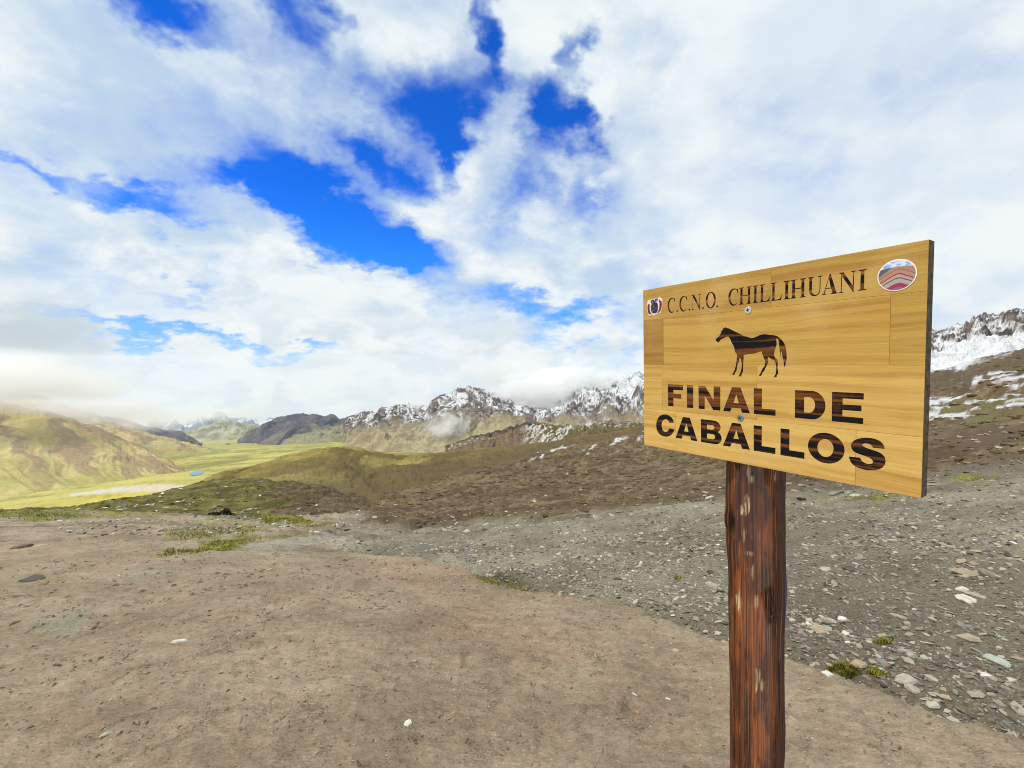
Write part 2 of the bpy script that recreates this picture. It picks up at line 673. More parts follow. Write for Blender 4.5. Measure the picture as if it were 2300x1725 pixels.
def patch(px, py, hx, hy, rot=0.0, PX=None, PY=None, inner=0.6, rag=0.35, seed=0):
    PX = GPX if PX is None else PX
    PY = GPY if PY is None else PY
    a = math.radians(rot)
    dx, dy = PX - px, PY - py
    u = (dx * math.cos(a) + dy * math.sin(a)) / hx
    v = (-dx * math.sin(a) + dy * math.cos(a)) / hy
    q = np.sqrt(u * u + v * v)
    q = q + rag * fbm(u * 3.0 + seed, v * 2.0, 4, 300 + seed)
    return sstep(1.1, inner, q)


def ground_cover():
    n1 = fbm(GX / 1.7, GY / 1.7, 4, 51)
    n2 = fbm(GX / 0.45, GY / 0.45, 4, 55)
    n3 = fbm(GX / 8.0, GY / 8.0, 4, 59)
    grav = lerp3((0.165, 0.145, 0.105), (0.265, 0.238, 0.175), sstep(-0.7, 0.7, n1 + 0.5 * n2))
    grav = lerp3(grav, (0.135, 0.112, 0.083), 0.8 * sstep(12, 34, E_DEG) * sstep(8.5, 4.0, R2))
    soil = lerp3((0.265, 0.205, 0.138), (0.36, 0.29, 0.205), sstep(-0.6, 0.6, n1))
    soil = lerp3(soil, (0.175, 0.13, 0.085), 0.7 * sstep(0.1, 0.6, fbm(GX / 3.0, GY / 1.2, 4, 57)))
    left = sstep(-17, -24, E_DEG)
    base = lerp3(grav, soil, left)
    br = lerp3((0.088, 0.058, 0.030), (0.215, 0.160, 0.092), sstep(-0.5, 0.9, n1 * 0.6 + n2 * 0.7 + 0.35 * n3))
    oliv = sstep(0.1, 0.7, n3 + 0.4 * n1) * 0.28
    br = lerp3(br, (0.155, 0.130, 0.048), oliv)
    low = sstep(0.5, 0.05, TOE)                     # earth darker towards the foot
    br = lerp3(br, (0.095, 0.062, 0.034), 0.6 * low)
    c = lerp3(base, br, SLOPE)
    # reddish bare earth high on the slope, far right
    red = patch(2200, 985, 160, 45, 0, rag=0.5, seed=4) * SLOPE
    c = lerp3(c, (0.120, 0.082, 0.054), 0.7 * red)
    # scree spreading over the right-hand slope
    scree = sstep(26, 36, E_DEG) * sstep(0.35, 0.0, TOE) * SLOPE
    c = lerp3(c, (0.21, 0.19, 0.16), 0.6 * scree)
    ol2 = patch(2190, 925, 190, 30, -4, rag=0.5, seed=9) * SLOPE
    c = lerp3(c, (0.15, 0.13, 0.055), 0.7 * ol2)
    dk = patch(2230, 825, 230, 34, -14, rag=0.4, seed=12)
    c = lerp3(c, (0.105, 0.08, 0.05), 0.7 * dk)
    # grass and moss
    for i, (px, py, hx, hy, rot, s) in enumerate([
            (480, 1222, 120, 13, -10, 1.0), (430, 1200, 70, 12, 0, .5), (620, 1164, 90, 14, 4, 1.0), (640, 1205, 60, 6, 0, .6), (100, 1156, 140, 12, 0, .8),
            (300, 1150, 160, 16, 0, .6), (560, 1190, 50, 7, 0, .6), (1895, 1493, 38, 9, 12, .9), (1960, 1112, 90, 9, 0, .7), (2190, 1074, 60, 8, 0, .8),
            (720, 1180, 60, 6, 5, .7), (500, 1172, 80, 8, 0, .45), (1985, 1440, 26, 6, 0, .7)]):
        g = patch(px, py, hx, hy, rot, rag=0.7, seed=20 + i) * s
        gc = lerp3((0.10, 0.105, 0.022), (0.26, 0.25, 0.035), sstep(-0.6, 0.6, n2))
        c = lerp3(c, gc, g)
    # violet scree at the foot of the mound, a wet whitish seep
    c = lerp3(c, (0.12, 0.09, 0.085), 0.8 * patch(520, 1158, 90, 9, 0, seed=50))
    c = lerp3(c, (0.40, 0.39, 0.37), 0.5 * patch(752, 1212, 50, 11, 8, rag=1.5, seed=52))
    c = lerp3(c, (0.30, 0.27, 0.225), 0.6 * patch(640, 1222, 120, 12, -4, rag=.5, seed=53))
    # snow lying on the upper slope
    sn = sstep(0.05, 0.55, fbm(GX / 5.0, GY / 2.0, 5, 61, 0.62) + 0.35)
    snow = np.zeros_like(R2)
    snow = np.maximum(snow, patch(2200, 792, 260, 30, -15, rag=0.25, seed=70))
    snow = np.maximum(snow, patch(2260, 858, 80, 16, -5, rag=0.7, seed=71) * sn)
    snow = np.maximum(snow, patch(2130, 912, 150, 26, -8, rag=0.8, seed=72) * sn)
    snow = np.maximum(snow, patch(2290, 895, 80, 18, -8, rag=0.8, seed=73) * sn)
    st_ = sstep(0.15, 0.5, fbm(GX / 3.0 - GY / 9.0, GY / 14.0, 4, 63, 0.6))
    snow = np.maximum(snow, patch(1370, 1000, 110, 16, -14, rag=0.9, seed=74) * st_ * 0.75)
    snow = np.maximum(snow, patch(1240, 1012, 100, 9, -22, rag=0.9, seed=75) * st_ * 0.7)
    snow = np.maximum(snow, patch(1400, 978, 70, 9, 0, rag=0.9, seed=76) * sn * 0.55)
    return c, snow


gcol, gsnow = ground_cover()
gcol = lerp3(gcol, (0.68, 0.70, 0.73), 0.80 * sstep(0.25, 0.95, gsnow + 0.40 * sstep(0.02, 0.25, gsnow) * fbm(GX / 1.1, GY / 3.0, 5, 66, 0.65)))
m_gravel = mat_soil('gravel_soil', speck=0.75, big=0.014)
me = mesh_arrays('ground', np.stack([GX, GY, GZ], -1), grid_faces(NPHI, NR), gcol.reshape(-1, 3), True, m_gravel)
link('ground', me, kind='structure')

# ------------------------------------------------------------------ trodden path
NPP, NPR = 760, 220
pphi = np.linspace(math.radians(-64), math.radians(64), NPP)
redge = np.interp(pphi, PHI, R_EDGE)
_w = fbm(np.sin(pphi) * redge * 2.2, np.cos(pphi) * redge * 2.2, 4, 80)
redge_j = redge * (1 + 0.035 * _w)
tt = np.linspace(0, 1, NPR)
plr = np.log(0.5) + (np.log(redge_j * 1.06)[:, None] - np.log(0.5)) * tt[None, :]
pr = np.exp(plr)
pp = np.repeat(pphi[:, None], NPR, 1)
pxx, pyy = pr * np.sin(pp), pr * np.cos(pp)


def path_base(phi, r):
    fi = np.clip((phi - PHI[0]) / (PHI[1] - PHI[0]), 0, NPHI - 1.001)
    fj = np.clip((np.log(r) - _LR[0]) / (_LR[1] - _LR[0]), 0, NR - 1.001)
    i, j = np.floor(fi).astype(int), np.floor(fj).astype(int)
    a, b = fi - i, fj - j
    return (GZ0[i, j] * (1 - a) * (1 - b) + GZ0[i + 1, j] * a * (1 - b) + GZ0[i, j + 1] * (1 - a) * b + GZ0[i + 1, j + 1] * a * b)


def dent(x, y, px, py, rad, depth):
    a, e = azel(px, py)
    r = r_at(a, e)
    cx, cy_ = r * math.sin(a), r * math.cos(a)
    d = np.hypot(x - cx, y - cy_) / rad
    return -depth * np.exp(-d ** 2 * 1.6) + depth * 0.45 * np.exp(-((d - 1.35) / 0.45) ** 2)


def path_relief(x, y):
    scuff = 0.012 * fbm(x / 0.33, y / 0.2, 4, 84, 0.6)
    clod = 0.016 * np.maximum(0, ridged(x / 0.16, y / 0.10, 4, 88) - 0.15)
    broad = 0.025 * fbm(x / 1.6, y / 1.2, 3, 92)
    z = scuff + clod + broad
    for px, py, rad, dep in [(1420, 1590, 0.055, 0.035), (1205, 1545, 0.03, 0.015), (1010, 1488, 0.05, 0.012), (1220, 1425, 0.06, 0.014),
                             (930, 1690, 0.06, 0.014), (1320, 1640, 0.05, 0.012), (1560, 1680, 0.045, 0.014), (760, 1600, 0.06, 0.012),
                             (560, 1500, 0.07, 0.012), (1790, 1600, 0.06, 0.012), (1980, 1640, 0.07, 0.014), (300, 1600, 0.08, 0.012)]:
        z = z + dent(x, y, px, py, rad, dep)
    return z


edge_d = np.log(pr / redge_j[:, None])
pz = path_base(pp, pr) + path_relief(pxx, pyy) - 0.11 * sstep(-0.035, 0.06, edge_d) + 0.0
ppy, ppx = photo_y(pp, path_base(pp, pr), pr)


def path_cover():
    n1 = fbm(pxx / 1.1, pyy / 0.9, 4, 101)
    n2 = fbm(pxx / 0.25, pyy / 0.2, 4, 105)
    c = lerp3((0.280, 0.214, 0.142), (0.345, 0.273, 0.186), sstep(-0.7, 0.7, n1 + 0.45 * n2))
    P = dict(PX=ppx, PY=ppy)
    red = np.maximum(patch(1150, 1420, 230, 75, 10, rag=.6, seed=110, **P), patch(950, 1290, 180, 35, 5, rag=.6, seed=111, **P))
    c = lerp3(c, (0.335, 0.232, 0.155), 0.5 * red)
    grn = np.maximum(patch(330, 1290, 80, 14, -6, rag=.6, seed=112, **P), patch(140, 1400, 80, 26, -6, rag=.6, seed=113, **P))
    c = lerp3(c, (0.30, 0.30, 0.21), 0.5 * grn)
    pale = sstep(0.2, 0.8, fbm(pxx / 0.7, pyy / 0.5, 4, 115)) * 0.4
    c = lerp3(c, (0.40, 0.328, 0.232), pale * 0.7)
    dk = sstep(0.25, 0.9, fbm(pxx / 0.4, pyy / 0.22, 4, 118)) * 0.45
    c = lerp3(c, (0.21, 0.155, 0.102), dk * 0.8)
    ms = patch(1130, 1304, 70, 15, 6, rag=.5, seed=119, **P)
    c = lerp3(c, (0.24, 0.23, 0.07), 0.75 * ms)
    g = np.maximum(patch(480, 1226, 140, 9, -10, rag=.7, seed=20, **P), patch(100, 1300, 60, 10, 0, rag=.7, seed=121, **P) * .3)
    c = lerp3(c, (0.20, 0.19, 0.04), g * .8)
    return c


m_path = mat_soil('path_soil', speck=0.0, big=0.022)
me = mesh_arrays('path', np.stack([pxx, pyy, pz], -1), grid_faces(NPP, NPR), path_cover().reshape(-1, 3), True, m_path)
link('path', me, kind='structure')


def path_z(phi, r):
    z = path_base(np.asarray(phi), np.asarray(r))
    return z + path_relief(np.asarray(r) * np.sin(phi), np.asarray(r) * np.cos(phi))


# ------------------------------------------------------------------ hills and mountains beyond the brow
def ridge(name, crest, base, nphi, nr, mat, cover, shape=1.0, jag=(0.0, 1.0), spur=(0.0, 100.0, 1.0, 3), rough=(0.0, 50.0), back=0.5, backlen=0.3, seed=0, ridge_mix=1.0, sink=0.0, skew=0.0):
    cr = np.array([[*azel(px, py), r] for px, py, r in crest])
    ba = np.array([[*azel(px, py), r] for px, py, r in base])
    ph = np.linspace(cr[0, 0], cr[-1, 0], nphi)
    ec, rc = np.interp(ph, cr[:, 0], cr[:, 1]), np.interp(ph, cr[:, 0], cr[:, 2])
    eb, rb = np.interp(ph, ba[:, 0], ba[:, 1]), np.interp(ph, ba[:, 0], ba[:, 2])
    s = ph * rc
    zc = CH + ec * rc + jag[0] * fbm(s / jag[1], s * 0 + seed, 5, seed, 0.6)
    zb = CH + eb * rb - sink
    t = np.concatenate([np.linspace(0, 1, nr), 1 + np.linspace(0, 1, max(6, nr // 6))[1:] * backlen])
    T = np.repeat(t[None, :], nphi, 0)
    Rr = rb[:, None] + (rc - rb)[:, None] * T
    k = np.where(T <= 1, np.clip(T, 0, 1) ** shape, 1.0)
    Z = zb[:, None] + (zc - zb)[:, None] * k
    over = np.maximum(0, T - 1) * (rc - rb)[:, None]
    Z = Z - back * over
    Pm = np.repeat(ph[:, None], len(t), 1)
    X, Y = Rr * np.sin(Pm), Rr * np.cos(Pm)
    wgt = np.where(T <= 1, np.sqrt(np.clip(np.sin(np.pi * np.clip(T, 0, 1)), 0, 1)), 0.0) * sstep(0, 0.15, T)
    S = Pm * rc[:, None]
    wx = (S + skew * T) / spur[1] + 0.6 * fbm(X / spur[1] / 1.3, Y / spur[1] / 1.3, 3, seed + 5)
    sp_ = ridged(wx, T * spur[2] + seed, spur[3], seed + 11) * ridge_mix + (1 - ridge_mix) * fbm(wx, T * spur[2] + seed, spur[3], seed + 13)
    Z = Z + spur[0] * wgt * sp_
    if rough[0]:
        Z = Z + rough[0] * np.maximum(wgt, np.where(T > 0.8, 0.6, 0)) * fbm(X / rough[1], Y / rough[1], 5, seed + 23, 0.6)
    dZdr = np.gradient(Z, axis=1) / np.maximum(1e-6, np.gradient(Rr, axis=1))
    dZds = np.gradient(Z, axis=0) / np.maximum(1e-6, np.gradient(S, axis=0))
    slope = np.hypot(dZdr, dZds)
    PY, PX = photo_y(Pm, zb[:, None] + (zc - zb)[:, None] * k, Rr)
    info = dict(X=X, Y=Y, Z=Z, T=T, S=S, P=Pm, slope=slope, sp=sp_, PX=PX, PY=PY, dr=dZdr, ds=dZds)
    c = cover(info)
    me = mesh_arrays(name, np.stack([X, Y, Z], -1), grid_faces(nphi, len(t)), c.reshape(-1, 3), True, mat)
    o = link(name, me, kind='structure')
    return o, info


def cov_mound(i):
    n = fbm(i['X'] / 3, i['Y'] / 3, 4, 201)
    n2 = fbm(i['X'] / 0.8, i['Y'] / 0.8, 4, 205)
    c = lerp3((0.085, 0.078, 0.024), (0.190, 0.170, 0.052), sstep(-0.7, 0.8, n + 0.6 * n2))
    brown = sstep(560, 680, i['PX'] + 60 * n) * 0.9 + 0.4 * sstep(0.3, 0.7, n)
    c = lerp3(c, lerp3((0.075, 0.05, 0.028), (0.15, 0.11, 0.065), sstep(-.5, .7, n2)), np.clip(brown, 0, 1))
    c = lerp3(c, (0.16, 0.15, 0.06), 0.5 * sstep(650, 760, i['PX']) * sstep(0.2, 0.6, n))
    return c


m_near = mat_land('mound_turf', 1.6, 0.25, 0.55)
ridge('mound', [(-60, 1150, 44), (60, 1146, 44), (156, 1143, 44), (230, 1130, 46), (312, 1118, 48), (395, 1100, 52), (468, 1081, 56), (535, 1073, 58), (600, 1077, 58),
                (645, 1081, 56), (728, 1092, 50), (790, 1108, 42), (830, 1125, 36)],
      [(-60, 1170, 27), (156, 1166, 27), (312, 1160, 28), (535, 1160, 27), (645, 1168, 22), (728, 1172, 19), (830, 1170, 19)],
      480, 100, m_near, cov_mound, 1.0, (0.15, 3.0), (0.40, 7.0, 1.6, 4), (0.22, 2.2), 0.6, 0.6, 210, 0.6)


def cov_grass(i):
    n = fbm(i['X'] / 60, i['Y'] / 60, 5, 221)
    n2 = fbm(i['S'] / 18 + 0.6 * n, i['T'] * 3, 4, 225)
    c = lerp3((0.200, 0.158, 0.045), (0.315, 0.26, 0.080), sstep(-0.6, 0.6, n + 0.3 * n2))
    c = lerp3(c, (0.105, 0.078, 0.024), 0.85 * sstep(-0.1, 0.6, n2 + sstep(620, 1000, i['PX']) * 0.55 - 0.5 * sstep(0.75, 1.0, i['T'])))
    c = lerp3(c, (0.26, 0.185, 0.11), 0.6 * sstep(-.1, .5, n + 0.4 * n2) * sstep(0.82, 0.93, i['T']) * sstep(700, 950, i['PX']))
    c = lerp3(c, (0.15, 0.10, 0.05), 0.8 * sstep(900, 1200, i['PX'] + 60 * n))
    c = lerp3(c, (0.120, 0.090, 0.040), 0.88 * sstep(0.62, 0.25, i['T'] + 0.2 * n) * sstep(470, 640, i['PX'] + 40 * n))
    return c


m_mid = mat_land('grass_land', 0.22, 1.2, 0.30)
ridge('grass_hill', [(415, 1120, 150), (450, 1092, 170), (478, 1072, 190), (520, 1058, 205), (560, 1048, 225), (601, 1037, 245), (625, 1026, 260), (680, 1013, 280), (728, 1006, 300),
                     (770, 1001, 310), (805, 1006, 310), (840, 1014, 300), (900, 1019, 290), (940, 1019, 290), (1040, 1013, 300), (1144, 1003, 330), (1250, 990, 360), (1350, 975, 380), (1470, 958, 400)],
      [(415, 1190, 55), (500, 1190, 55), (700, 1190, 52), (850, 1180, 52), (1040, 1090, 80), (1250, 1010, 130), (1470, 985, 160)],
      520, 110, m_mid, cov_grass, 1.0, (0.5, 20), (2.6, 30, 1.3, 4), (1.0, 10), 0.35, 0.7, 230, 0.5)


def cov_outcrop(i):
    n = fbm(i['X'] / 12, i['Y'] / 12, 5, 241)
    rock = sstep(0.55, 0.80, i['T'] + 0.18 * n)
    c = lerp3((0.15, 0.10, 0.07), (0.20, 0.145, 0.085), sstep(-.5, .5, n))
    c = lerp3(c, (0.115, 0.095, 0.03), sstep(1180, 1260, i['PX'] + 30 * n) * 0.85)
    c = lerp3(c, lerp3((0.035, 0.030, 0.026), (0.095, 0.08, 0.06), sstep(-.4, .6, n)), rock * sstep(1240, 1190, i['PX']))
    streak = sstep(0.52, 0.75, ridged((i['S'] - i['T'] * 55) / 9, i['T'] * 0.7, 3, 245)) * sstep(1160, 1200, i['PX']) * sstep(1330, 1280, i['PX']) * sstep(0.95, 0.75, i['T'])
    c = lerp3(c, (0.68, 0.68, 0.62), streak * 0.8)
    c = lerp3(c, (0.60, 0.60, 0.58), sstep(0.1, 0.6, fbm(i['X'] / 6, i['Y'] / 6, 4, 247)) * sstep(0.35, 0.5, i['T']) * sstep(0.75, 0.6, i['T']) * sstep(1120, 1070, i['PX']))
    sn2 = sstep(0.15, 0.5, fbm(i['X'] / 9, i['Y'] / 4, 5, 249)) * sstep(1290, 1330, i['PX'])
    c = lerp3(c, (0.72, 0.73, 0.75), 0.7 * sn2 * sstep(0.35, 0.6, i['T']))
    return c


m_outcrop = mat_land('outcrop_rock', 0.25, 1.6, 0.5)
ridge('outcrop', [(1000, 1006, 480), (1035, 996, 490), (1048, 985, 500), (1102, 974, 520), (1156, 959, 540), (1185, 950, 550), (1214, 951, 550), (1258, 958, 540), (1287, 960, 540),
                  (1319, 956, 540), (1355, 944, 550), (1391, 948, 550), (1446, 949, 550), (1560, 935, 560)],
      [(1000, 1030, 330), (1156, 1012, 340), (1300, 1000, 360), (1560, 985, 370)],
      420, 90, m_outcrop, cov_outcrop, 1.1, (2.2, 9), (5.0, 17, 1.0, 4), (2.2, 7), 0.6, 0.4, 250)

VROWS = [(1180, 420), (1120, 560), (1100, 660), (1080, 780), (1060, 930), (1040, 1120), (1020, 1420), (1005, 1800), (992, 2500), (984, 3400), (978, 5000), (976, 7500)]


def on_valley(px, py):
    e = azel(px, py)[1]
    return (px, py, float(np.interp(e, [azel(600, q)[1] for q, _ in VROWS], [q for _, q in VROWS])))


# valley floor
def valley():
    phs = np.linspace(math.radians(-60), math.radians(12), 460)
    rows = [(1180, 420), (1120, 560), (1100, 660), (1080, 780), (1060, 930), (1040, 1120), (1020, 1420), (1005, 1800), (992, 2500), (984, 3400), (978, 5000), (976, 7500)]
    rr = np.exp(np.linspace(math.log(420), math.log(7500), 180))
    z = np.interp(np.log(rr), [math.log(r) for _, r in rows], [CH + azel(600, py)[1] * r for py, r in rows])
    Pm, Rm = np.meshgrid(phs, rr, indexing='ij')
    X, Y = Rm * np.sin(Pm), Rm * np.cos(Pm)
    n = fbm(X / 260, Y / 260, 5, 261)
    nb = fbm(X / 60, Y / 60, 4, 263)
    Z = z[None, :] + 5.0 * n + 1.2 * nb
    # flatten for the tarn
    a, e = azel(441, 1063)
    rl = float(np.interp(e, [(CH + azel(600, py)[1] * r - CH) / r for py, r in rows], [r for _, r in rows]))
    lx, ly = rl * math.sin(a), rl * math.cos(a)
    lz = float(np.interp(math.log(rl), np.log(rr), z))
    d = np.hypot(X - lx, Y - ly)
    w = sstep(60, 26, d)
    Z = Z * (1 - w) + (lz - 0.8) * w
    PY, PX = photo_y(Pm, Z, Rm)
    c = lerp3((0.27, 0.255, 0.075), (0.46, 0.40, 0.105), sstep(-0.5, 0.6, n + 0.3 * nb))  # grass tones raised, the brighter light on the valley is in the colour
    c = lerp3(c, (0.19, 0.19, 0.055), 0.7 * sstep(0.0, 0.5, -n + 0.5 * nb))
    st = fbm(X / 420 + 0.4 * n, Y / 45, 5, 265, 0.6)
    c = lerp3(c, (0.50, 0.47, 0.16), 0.6 * sstep(0.15, 0.6, st))
    c = lerp3(c, (0.17, 0.185, 0.05), 0.6 * sstep(0.15, 0.55, -st))
    K = dict(PX=PX, PY=PY)
    c = lerp3(c, (0.56, 0.48, 0.37), patch(345, 1097, 95, 11, -2, rag=.25, seed=130, **K))
    c = lerp3(c, (0.52, 0.51, 0.45), patch(230, 1104, 80, 5, -6, rag=.3, seed=131, **K))
    c = lerp3(c, (0.50, 0.49, 0.42), patch(160, 1145, 50, 7, 0, rag=.5, seed=132, **K))
    c = lerp3(c, (0.56, 0.48, 0.05), 0.8 * patch(260, 1122, 130, 12, -8, rag=.5, seed=133, **K))
    c = lerp3(c, (0.12, 0.15, 0.10), 0.7 * patch(450, 1012, 80, 6, 0, rag=.5, seed=134, **K))
    c = lerp3(c, (0.34, 0.34, 0.11), 0.6 * sstep(1400, 2600, Rm))
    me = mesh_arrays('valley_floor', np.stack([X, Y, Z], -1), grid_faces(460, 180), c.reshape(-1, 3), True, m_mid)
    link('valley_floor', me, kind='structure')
    # the tarn: flat water
    m, nt, b = new_mat('tarn_water')
    b.inputs['Base Color'].default_value = (0.12, 0.22, 0.34, 1)
    b.inputs['Roughness'].default_value = 0.08
    for (px, py, w_, d_) in ((441, 1063, 8.5, 7.5), (492, 1066, 6, 2.5)):
        a, e = azel(px, py)
        r = float(np.interp(e, [azel(600, q)[1] for q, _ in rows], [q for _, q in rows]))
        n_ = 40
        th = np.linspace(0, 2 * np.pi, n_, endpoint=False)
        jr = 1 + 0.12 * fbm(np.cos(th) * 1.3 + px, np.sin(th) * 1.3, 3, 140)
        lxy = np.stack([np.cos(th) * w_ * jr * r / 930 * 1.15, np.sin(th) * d_ * 2.6 * jr], 1)
        ca, sa = math.cos(-a), math.sin(-a)
        vx = r * math.sin(a) + lxy[:, 0] * ca - lxy[:, 1] * sa
        vy = r * math.cos(a) + lxy[:, 0] * sa + lxy[:, 1] * ca
        zz = float(np.interp(math.log(r), np.log(rr), z)) + (0.2 if px < 460 else 3.0)
        v = np.stack([np.append(vx, r * math.sin(a)), np.append(vy, r * math.cos(a)), np.full(n_ + 1, zz)], 1)
        f = np.stack([np.arange(n_), (np.arange(n_) + 1) % n_, np.full(n_, n_)], 1)
        wo = link('water', mesh_arrays('water', v, f, None, False, m), kind='structure')


valley()


def cov_left(i):
    n = fbm(i['X'] / 170, i['Y'] / 170, 5, 271)
    n2 = fbm(i['S'] / 130 + 0.8 * n, i['T'] * 2.2, 5, 275)
    n2 = fbm((i['S'] + 520 * i['T']) / 190 + 0.5 * n, i['T'] * 1.5, 5, 275)
    c = lerp3((0.36, 0.305, 0.115), (0.50, 0.42, 0.19), sstep(-0.6, 0.6, n))
    c = lerp3(c, (0.25, 0.175, 0.115), 0.8 * sstep(0.0, 0.4, n2 + 0.25 * i['sp']))
    c = lerp3(c, (0.42, 0.29, 0.14), 0.6 * sstep(0.25, 0.65, -n2 + 0.3 * n))
    c = lerp3(c, (0.34, 0.335, 0.075), 0.7 * sstep(0.35, 0.0, i['T'] + 0.15 * n))
    c = lerp3(c, (0.27, 0.17, 0.13), 0.6 * sstep(0.8, 0.95, i['T'] + 0.1 * n))
    return c


m_far = mat_land('far_slope', 0.035, 3.0, 0.30)
ridge('hill', [(-420, 880, 2300), (-250, 885, 2300), (-100, 893, 2250), (0, 903, 2200), (60, 912, 2100), (120, 926, 2000), (200, 953, 1850), (275, 985, 1650), (340, 1017, 1450), (380, 1037, 1300), (415, 1054, 1150)],
      [on_valley(*q) for q in [(-420, 1165), (-100, 1150), (0, 1138), (100, 1122), (200, 1100), (300, 1080), (415, 1062)]],
      460, 120, m_far, cov_left, 1.3, (5, 140), (20, 300, 0.7, 3), (3, 90), 0.4, 0.3, 280, 0.75, 14.0, 620.0)
ridge('hill', [(-60, 850, 3200), (60, 878, 3200), (158, 914, 3200), (240, 938, 3100), (316, 965, 3000), (380, 984, 2900), (430, 999, 2700), (475, 1012, 2400)],
      [on_valley(*q) for q in [(-60, 1060), (158, 1052), (316, 1040), (400, 1028), (475, 1016)]],
      280, 110, m_far, cov_left, 1.25, (8, 140), (28, 330, 0.8, 3), (4, 100), 0.4, 0.3, 290, 0.75, 14.0, 620.0)


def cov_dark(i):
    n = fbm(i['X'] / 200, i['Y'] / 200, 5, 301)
    c = lerp3((0.045, 0.052, 0.085), (0.095, 0.092, 0.105), sstep(-.4, .6, n + 0.5 * i['sp']))  # cloud shadow over the hill is put into this blue-dark colour
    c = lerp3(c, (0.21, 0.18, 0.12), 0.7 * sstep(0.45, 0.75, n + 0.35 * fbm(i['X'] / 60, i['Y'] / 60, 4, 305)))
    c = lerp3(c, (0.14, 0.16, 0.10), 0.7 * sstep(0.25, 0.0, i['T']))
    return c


def cov_far(i):
    n = fbm(i['X'] / 260, i['Y'] / 260, 5, 311)
    return lerp3((0.20, 0.205, 0.125), (0.36, 0.35, 0.235), sstep(-.5, .5, n + 0.35 * i['sp']))


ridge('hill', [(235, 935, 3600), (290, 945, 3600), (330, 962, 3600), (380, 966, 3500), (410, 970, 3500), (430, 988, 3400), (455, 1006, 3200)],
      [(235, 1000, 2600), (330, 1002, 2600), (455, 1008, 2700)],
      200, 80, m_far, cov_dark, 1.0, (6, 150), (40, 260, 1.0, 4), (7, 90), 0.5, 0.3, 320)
ridge('mountain', [(395, 990, 5600), (430, 970, 5700), (470, 958, 5800), (500, 950, 5800), (530, 953, 5800), (570, 960, 5700), (610, 955, 5700), (660, 945, 5700), (700, 950, 5700)],
      [(395, 1008, 4300), (500, 1009, 4200), (700, 1005, 4300)],
      240, 90, m_far, cov_far, 1.0, (18, 260), (110, 520, 1.2, 4), (22, 200), 0.5, 0.3, 330)


def cov_peaks(i):
    n = fbm(i['X'] / 500, i['Y'] / 500, 5, 341)
    c = lerp3((0.16, 0.20, 0.30), (0.26, 0.28, 0.33), sstep(-.4, .4, n))
    return lerp3(c, (0.7, 0.74, 0.8), 0.8 * sstep(0.0, 0.35, n + 0.4 * i['sp']))


ridge('mountain', [(300, 960, 9500), (380, 955, 9500), (430, 946, 9500), (462, 938, 9500), (490, 940, 9500), (520, 948, 9500), (548, 940, 9500), (575, 952, 9500), (640, 958, 9500)],
      [(300, 1000, 7000), (640, 1000, 7000)], 200, 60, m_far, cov_peaks, 1.0, (60, 500), (240, 700, 1.4, 5), (80, 300), 0.5, 0.3, 350)


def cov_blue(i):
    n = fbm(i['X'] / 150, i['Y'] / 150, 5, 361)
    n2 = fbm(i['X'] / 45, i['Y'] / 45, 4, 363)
    c = lerp3((0.032, 0.040, 0.080), (0.080, 0.078, 0.105), sstep(-.5, .7, n + 0.6 * i['sp']))  # dark blue base: the cloud shadow on this mountain is painted in
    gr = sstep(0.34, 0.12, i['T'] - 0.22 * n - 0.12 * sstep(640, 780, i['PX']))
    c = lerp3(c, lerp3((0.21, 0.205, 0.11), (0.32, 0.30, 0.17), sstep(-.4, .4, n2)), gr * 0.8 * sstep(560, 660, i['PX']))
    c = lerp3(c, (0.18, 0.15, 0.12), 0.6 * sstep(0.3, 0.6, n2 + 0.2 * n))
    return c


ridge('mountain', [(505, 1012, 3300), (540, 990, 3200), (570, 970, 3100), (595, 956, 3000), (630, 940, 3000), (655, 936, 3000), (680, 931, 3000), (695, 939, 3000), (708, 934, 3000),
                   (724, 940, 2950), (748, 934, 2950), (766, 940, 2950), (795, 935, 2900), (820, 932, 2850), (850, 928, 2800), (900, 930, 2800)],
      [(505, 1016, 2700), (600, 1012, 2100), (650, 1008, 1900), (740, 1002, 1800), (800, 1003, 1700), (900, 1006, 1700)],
      340, 120, m_far, cov_blue, 1.15, (10, 80), (55, 230, 0.9, 4), (9, 70), 0.6, 0.3, 370)


